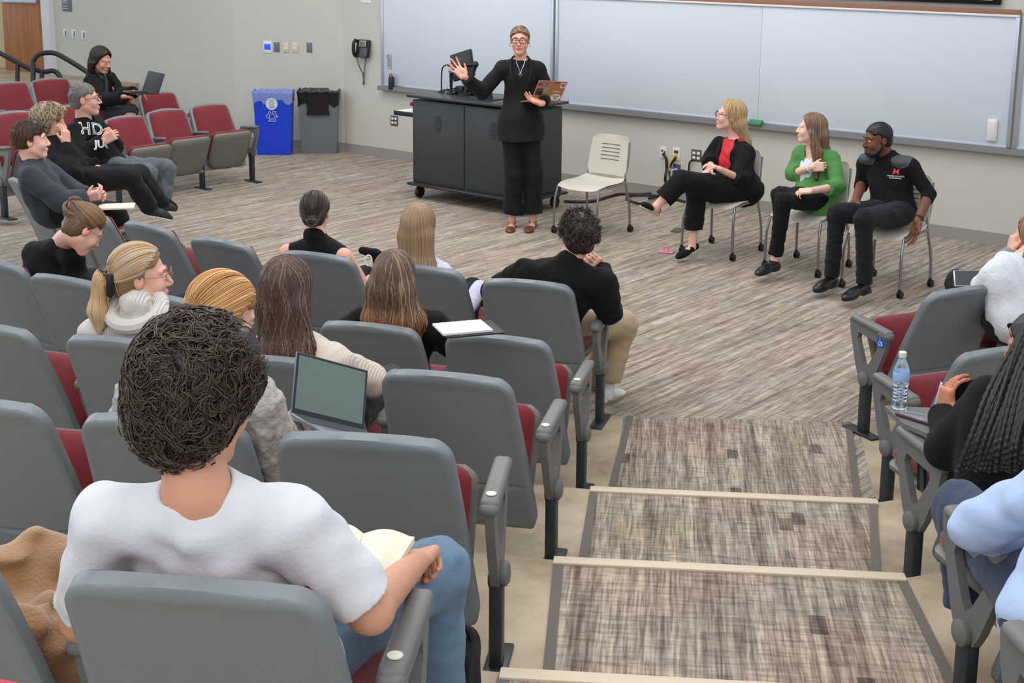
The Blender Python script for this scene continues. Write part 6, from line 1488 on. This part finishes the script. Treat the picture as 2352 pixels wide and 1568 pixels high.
# open book on the front man's knee
m_page = mat('paper_cream', (232, 222, 200), .8); m_cover = mat('cover_dark', (60, 56, 50), .6)
bk = thing('open_book', 'open cream-paged book held on the knee of the curly-haired man', 'book', dep(860, 1270, 3.0)); dB = 3.0
def page(q, name, bul):
    P4 = [dep(*v) for v in q]; V = []; F = []; n = 10
    for j in range(n+1):
        for i in range(n+1):
            u_, v_ = i/n, j/n; p = (P4[0]*(1-u_)+P4[1]*u_)*(1-v_)+(P4[3]*(1-u_)+P4[2]*u_)*v_
            V.append(p+np.array([0, 0, bul*math.sin(math.pi*min(u_*1.1, 1))]))
    m_ = len(V); V += [np.array(p)-[0, 0, .014] for p in V]; V = np.array(V)
    for j in range(n):
        for i in range(n): a = j*(n+1)+i; F += [[a, a+1, a+n+2, a+n+1], [m_+a, m_+a+n+1, m_+a+n+2, m_+a+1]]
    for i in range(n): F += [[i+1, i, m_+i, m_+i+1], [n*(n+1)+i, n*(n+1)+i+1, m_+n*(n+1)+i+1, m_+n*(n+1)+i]]
    for j in range(n): a = j*(n+1); F += [[a, a+n+1, m_+a+n+1, m_+a], [a+2*n+1, a+n, m_+a+n, m_+a+2*n+1]]
    mesh_obj(name, V, F, m_page, bk, sharp=40, world=True)
page([(835, 1225, 3.10), (765, 1205, 3.10), (735, 1290, 2.95), (800, 1300, 2.93)], 'left_pages', .012)
page([(835, 1225, 3.10), (952, 1232, 3.14), (895, 1322, 2.97), (805, 1308, 2.93)], 'right_pages', .014)
# notebook beside the ombre-haired woman
c = dep(1062, 752, 6.05); M = frame(unit(RT*.85-UP*.0+FW*.3)*[1, 1, 0]+[0, 0, .0]); t = thing('notebook', 'open white notebook beside the woman with copper-tipped hair', 'notebook', c)
MB().box(c, (.17, .22, .012), .003, M=M).build('pages', m_white, t, world=True); MB().box(c-[0, 0, .010]+M[:, 1]*.03, (.20, .26, .008), .003, M=M).build('cover', m_black, t, world=True)
c = dep(268, 474, 9.75); M = frame(unit((RT*.95+FW*.2)*[1, 1, 0])); t = thing('notebook', 'cream notebook with an orange edge in front of the young man in a jacket', 'notebook', c)
MB().box(c, (.17, .24, .014), .003, M=M).build('pages', m_page, t, world=True); MB().box(c-[0, 0, .009]+M[:, 1]*.02, (.03, .05, .012), .003, M=M).build('tab', mat('orange_tab', (200, 96, 40), .6), t, world=True)
# tablet arm desk with bottle and phone
cA = (atz(2035, 935, NR+.66)+atz(2150, 985, NR+.66))/2; z_ = NR+.66
t = thing('tablet_desk', 'grey fold-out writing tablet holding the water bottle', 'desk', cA)
q = [atz(2032, 932, z_), atz(2145, 936, z_), atz(2200, 975, z_), atz(2130, 995, z_), atz(2075, 972, z_)]
MB().prism([(p[0], p[1]) for p in q][::1], z_-.018, z_).build('tablet_top', m_arm, t, smooth=False, world=True)
pA = atz(2110, 985, z_-.03); MB().tube([pA, pA+[0.02, .0, -.10], pA+[.04, -.03, -.22]], .018, 8).build('tablet_arm', m_dark, t, world=True)
pB = atz(2065, 938, z_); b = thing('water_bottle', 'clear plastic water bottle with a white cap on the tablet desk', 'bottle', pB)
m_pet = mat('clear_plastic', (235, 242, 250), .06, trans=1.0, spec=.5); prof = [(.001, 0), (.026, .0), (.030, .008), (.030, .03)]
for k in range(5): prof += [(.0275, .035+k*.014), (.0305, .042+k*.014)]
prof += [(.0305, .110), (.0305, .150), (.027, .165), (.016, .19), (.0125, .198), (.0125, .208)]
MB().lathe(prof, (0, 0, .001), 28).build('bottle_body', m_pet, b)
MB().lathe([(.0308, .112), (.0312, .113), (.0312, .148), (.0308, .149)], (0, 0, .001), 28).build('label', mat('bottle_label', (150, 185, 225), .5), b); MB().lathe([(.0145, .203), (.0150, .205), (.0150, .222), (.0135, .224), (.001, .2245)], (0, 0, .001), 20).build('cap', m_white, b)
MB().lathe([(.001, .003), (.026, .004), (.026, .10), (.001, .101)], (0, 0, .001), 20).build('water', mat('water', (225, 236, 246), .02, trans=1.0), b)
c = atz(2110, 958, z_+.007); M = frame(unit((atz(2150, 968, z_)-atz(2080, 946, z_)))); t = slab('phone', 'dark red phone in a case lying on the tablet desk', 'phone', c, M, (.078, .16, .010), mat('phone_case', (84, 40, 52), .5), .004)
MB().box(c+[0, 0, .0055], (.066, .145, .001), .0004, M=M).build('screen', mat('phone_glass', (120, 124, 128), .1), t, world=True)
c = dep(2212, 905, 5.32); t = slab('tablet', 'dark tablet held upright by the person with braids', 'tablet', c, frame(unit(FW*.75-RT*.35+UP*.5), unit(UP*.9-FW*.4)), (.20, .009, .13), m_black, .004)
MB().box(c-RT*.092+UP*.0, (.004, .012, .11), .001, M=frame(unit(FW*.75-RT*.35+UP*.5), unit(UP*.9-FW*.4))).build('edge', m_white, t, world=True)
# tablet of person 18
c = dep(2228, 640, 7.70); M = frame(unit(RT*.8-UP*.5), unit(UP+FW*.2-RT*-.2)); t = slab('tablet', 'silver-edged tablet on the knee of the person in white', 'tablet', c, frame(unit(RT*.9-FW*.2), unit(UP*.7-FW*.7)), (.12, .17, .010), mat('tablet_silver', (170, 172, 176), .3, .6), .004)
MB().box(c+unit(UP*.7-FW*.7)*.006, (.108, .158, .001), M=frame(unit(RT*.9-FW*.2), unit(UP*.7-FW*.7))).build('screen', mat('tablet_glass', (60, 62, 62), .1), t, world=True)
# pink card holder on the floor
c = atz(1531, 578, .006); t = thing('pink_card', 'pink folded card lying on the carpet by the blonde woman', 'card', c); M = frame(unit((RT*.9-FW*.35)*[1, 1, 0]))
MB().box(c, (.09, .12, .006), .002, M=M).build('card', mat('pink', (226, 130, 160), .6), t, world=True); MB().tube([c+M@np.array([.01, -.02, .0]), c+M@np.array([.01, -.02, .045]), c+M@np.array([.01, .015, .045]), c+M@np.array([.01, .015, 0])], .006, 6).build('loop', MATS['pink'], t, world=True)
o = MB().box((0, 0, .004), (.18, .09, .006), .002, M=M).build('floor_plate', m_sock); p = atz(1556, 529); o.location = (p[0], p[1], 0); tag(o, 'small grey floor plate under the crossed leg of the blonde woman', 'floor plate')
# cables along the wall
def cab(pts, r, label, m=m_black, n='cable'):
    o = MB().tube(smoothpath(pts, 10), r, 8).build(n, m); tag(o, label, 'cable'); return o
g = lambda u, v: atz(u, v, .018)
W = lambda u, v: aty(u, v, WALL_Y-.03)
cab([g(1295, 462), g(1360, 462), g(1420, 446), g(1480, 446), g(1520, 440), g(1536, 432), W(1528, 415), W(1531, 385), W(1530, 365), W(1522, 352)], .014, 'thick black cable from the lectern up to the white wall plate')
cab([g(1480, 470), g(1450, 462), g(1440, 452), g(1470, 448), g(1530, 452), g(1600, 470), g(1640, 474)], .012, 'black cable loop on the carpet below the raised foot of the blonde woman')
cab([g(1490, 456), g(1520, 448), g(1548, 440), W(1541, 420), W(1538, 398), W(1540, 380), W(1552, 362)], .012, 'black cable rising to the yellow plugs')
cab([W(1552, 356), W(1541, 372), W(1538, 392)], .012, 'yellow cable looped below the cable plate', mat('cable_yellow', (206, 176, 60), .5))
cab([W(1556, 388), W(1543, 392), W(1542, 408), W(1549, 430)], .006, 'thin white cable from the low wall plate', m_white)
cab([W(1593, 366), W(1584, 374), W(1582, 400), W(1583, 425)], .010, 'black power cord plugged into the outlet next to the blonde woman')
# coat on the corner seat
oc, thc = base('A2'); Rc = rz(thc)
def ct(S):
    q = lambda x, y_, z: oc+Rc@np.array([x, y_, z])
    rg = np.random.default_rng(3)
    S.box(q(.02, .10, .485), (.20, .20, .085), .05, Rc, .05, 0)
    for a, b, r in (((-.1, .26, .54), (.20, .30, .55), .035), ((.2, .0, .52), (.22, .28, .54), .040), ((-.20, .0, .50), (-.16, .24, .52), .04), ((-.2, .10, .55), (.0, .30, .56), .035), ((.20, -.05, .50), (.27, -.02, .34), .05), ((.24, -.02, .40), (.27, .04, .24), .04), ((-.1, -.1, .54), (.15, -.06, .54), .04)):
        S.cap(q(*a), q(*b), r, r*.9, .05, 0)
    S.ell(q(.06, .14, .55), (.12, .085, .05), Rc, .02, 0, sub=True)
S = SDF(); ct(S); V, F, c = S.mesh(.006, (.016, 26, 9)); o = mesh_obj('brown_coat', V, F, mat('coat_brown', (150, 112, 74), .9, sheen=.4, mottled=(9, .25), bump=('noise', 120, .5)), sharp=0); tag(o, 'crumpled brown coat piled on the seat in the lower left corner', 'coat')
# black bag at the bottom, beside the front man's leg
c = atz(1052, 1700, 3*NR); t = thing('backpack', 'black bag standing on the floor beside the blue jeans', 'bag', c)
S = SDF(); S.box(c+[0, 0, .145], (.045, .10, .14), .04, rz(R_(30)), .02, 0); V, F, _ = S.mesh(.007, (.004, 22, 4)); mesh_obj('bag_body', V, F, blk2, t, sharp=0, world=True)
MB().tube(smoothpath([c+[-.02, -.02, .28], c+[-.01, -.01, .315], c+[.02, .01, .315], c+[.03, .02, .28]]), .010, 8).build('handle', m_black, t, world=True)
# black handbag and cup between the two women in the front row
c = dep(850, 582, 9.0); S = SDF(); S.cap(c-RT*.05+UP*.02, c+RT*.05-UP*.01, .022, .03, .02, 0); S.cap(c+RT*.03, c+RT*.05-UP*.08, .028, .03, .02, 0); V, F, _ = S.mesh(.008, (.006, 22, 4)); o = mesh_obj('handbag', V, F, blk2, sharp=0); tag(o, 'black bag on the lap of the woman in the sleeveless top', 'bag')
o = MB().tube([dep(846+8*math.cos(a), 598+12*math.sin(a), 8.7) for a in np.linspace(0, 6.28, 20)[:-1]], .005, 6, closed=True).build('white_loop_handle', m_white); tag(o, 'white loop handle showing beside the bare arm', 'handle')
# red jacket at the bottom edge of the picture
S = SDF(); S.cap(dep(-160, 1610, 1.75), dep(120, 1620, 1.8), .035, .03, .03, 0); V, F, _ = S.mesh(.006, (.006, 20, 2)); o = mesh_obj('red_jacket', V, F, cloth('red_cloth', (190, 22, 48)), sharp=0); tag(o, 'bright red cloth at the lower left corner of the picture', 'cloth')
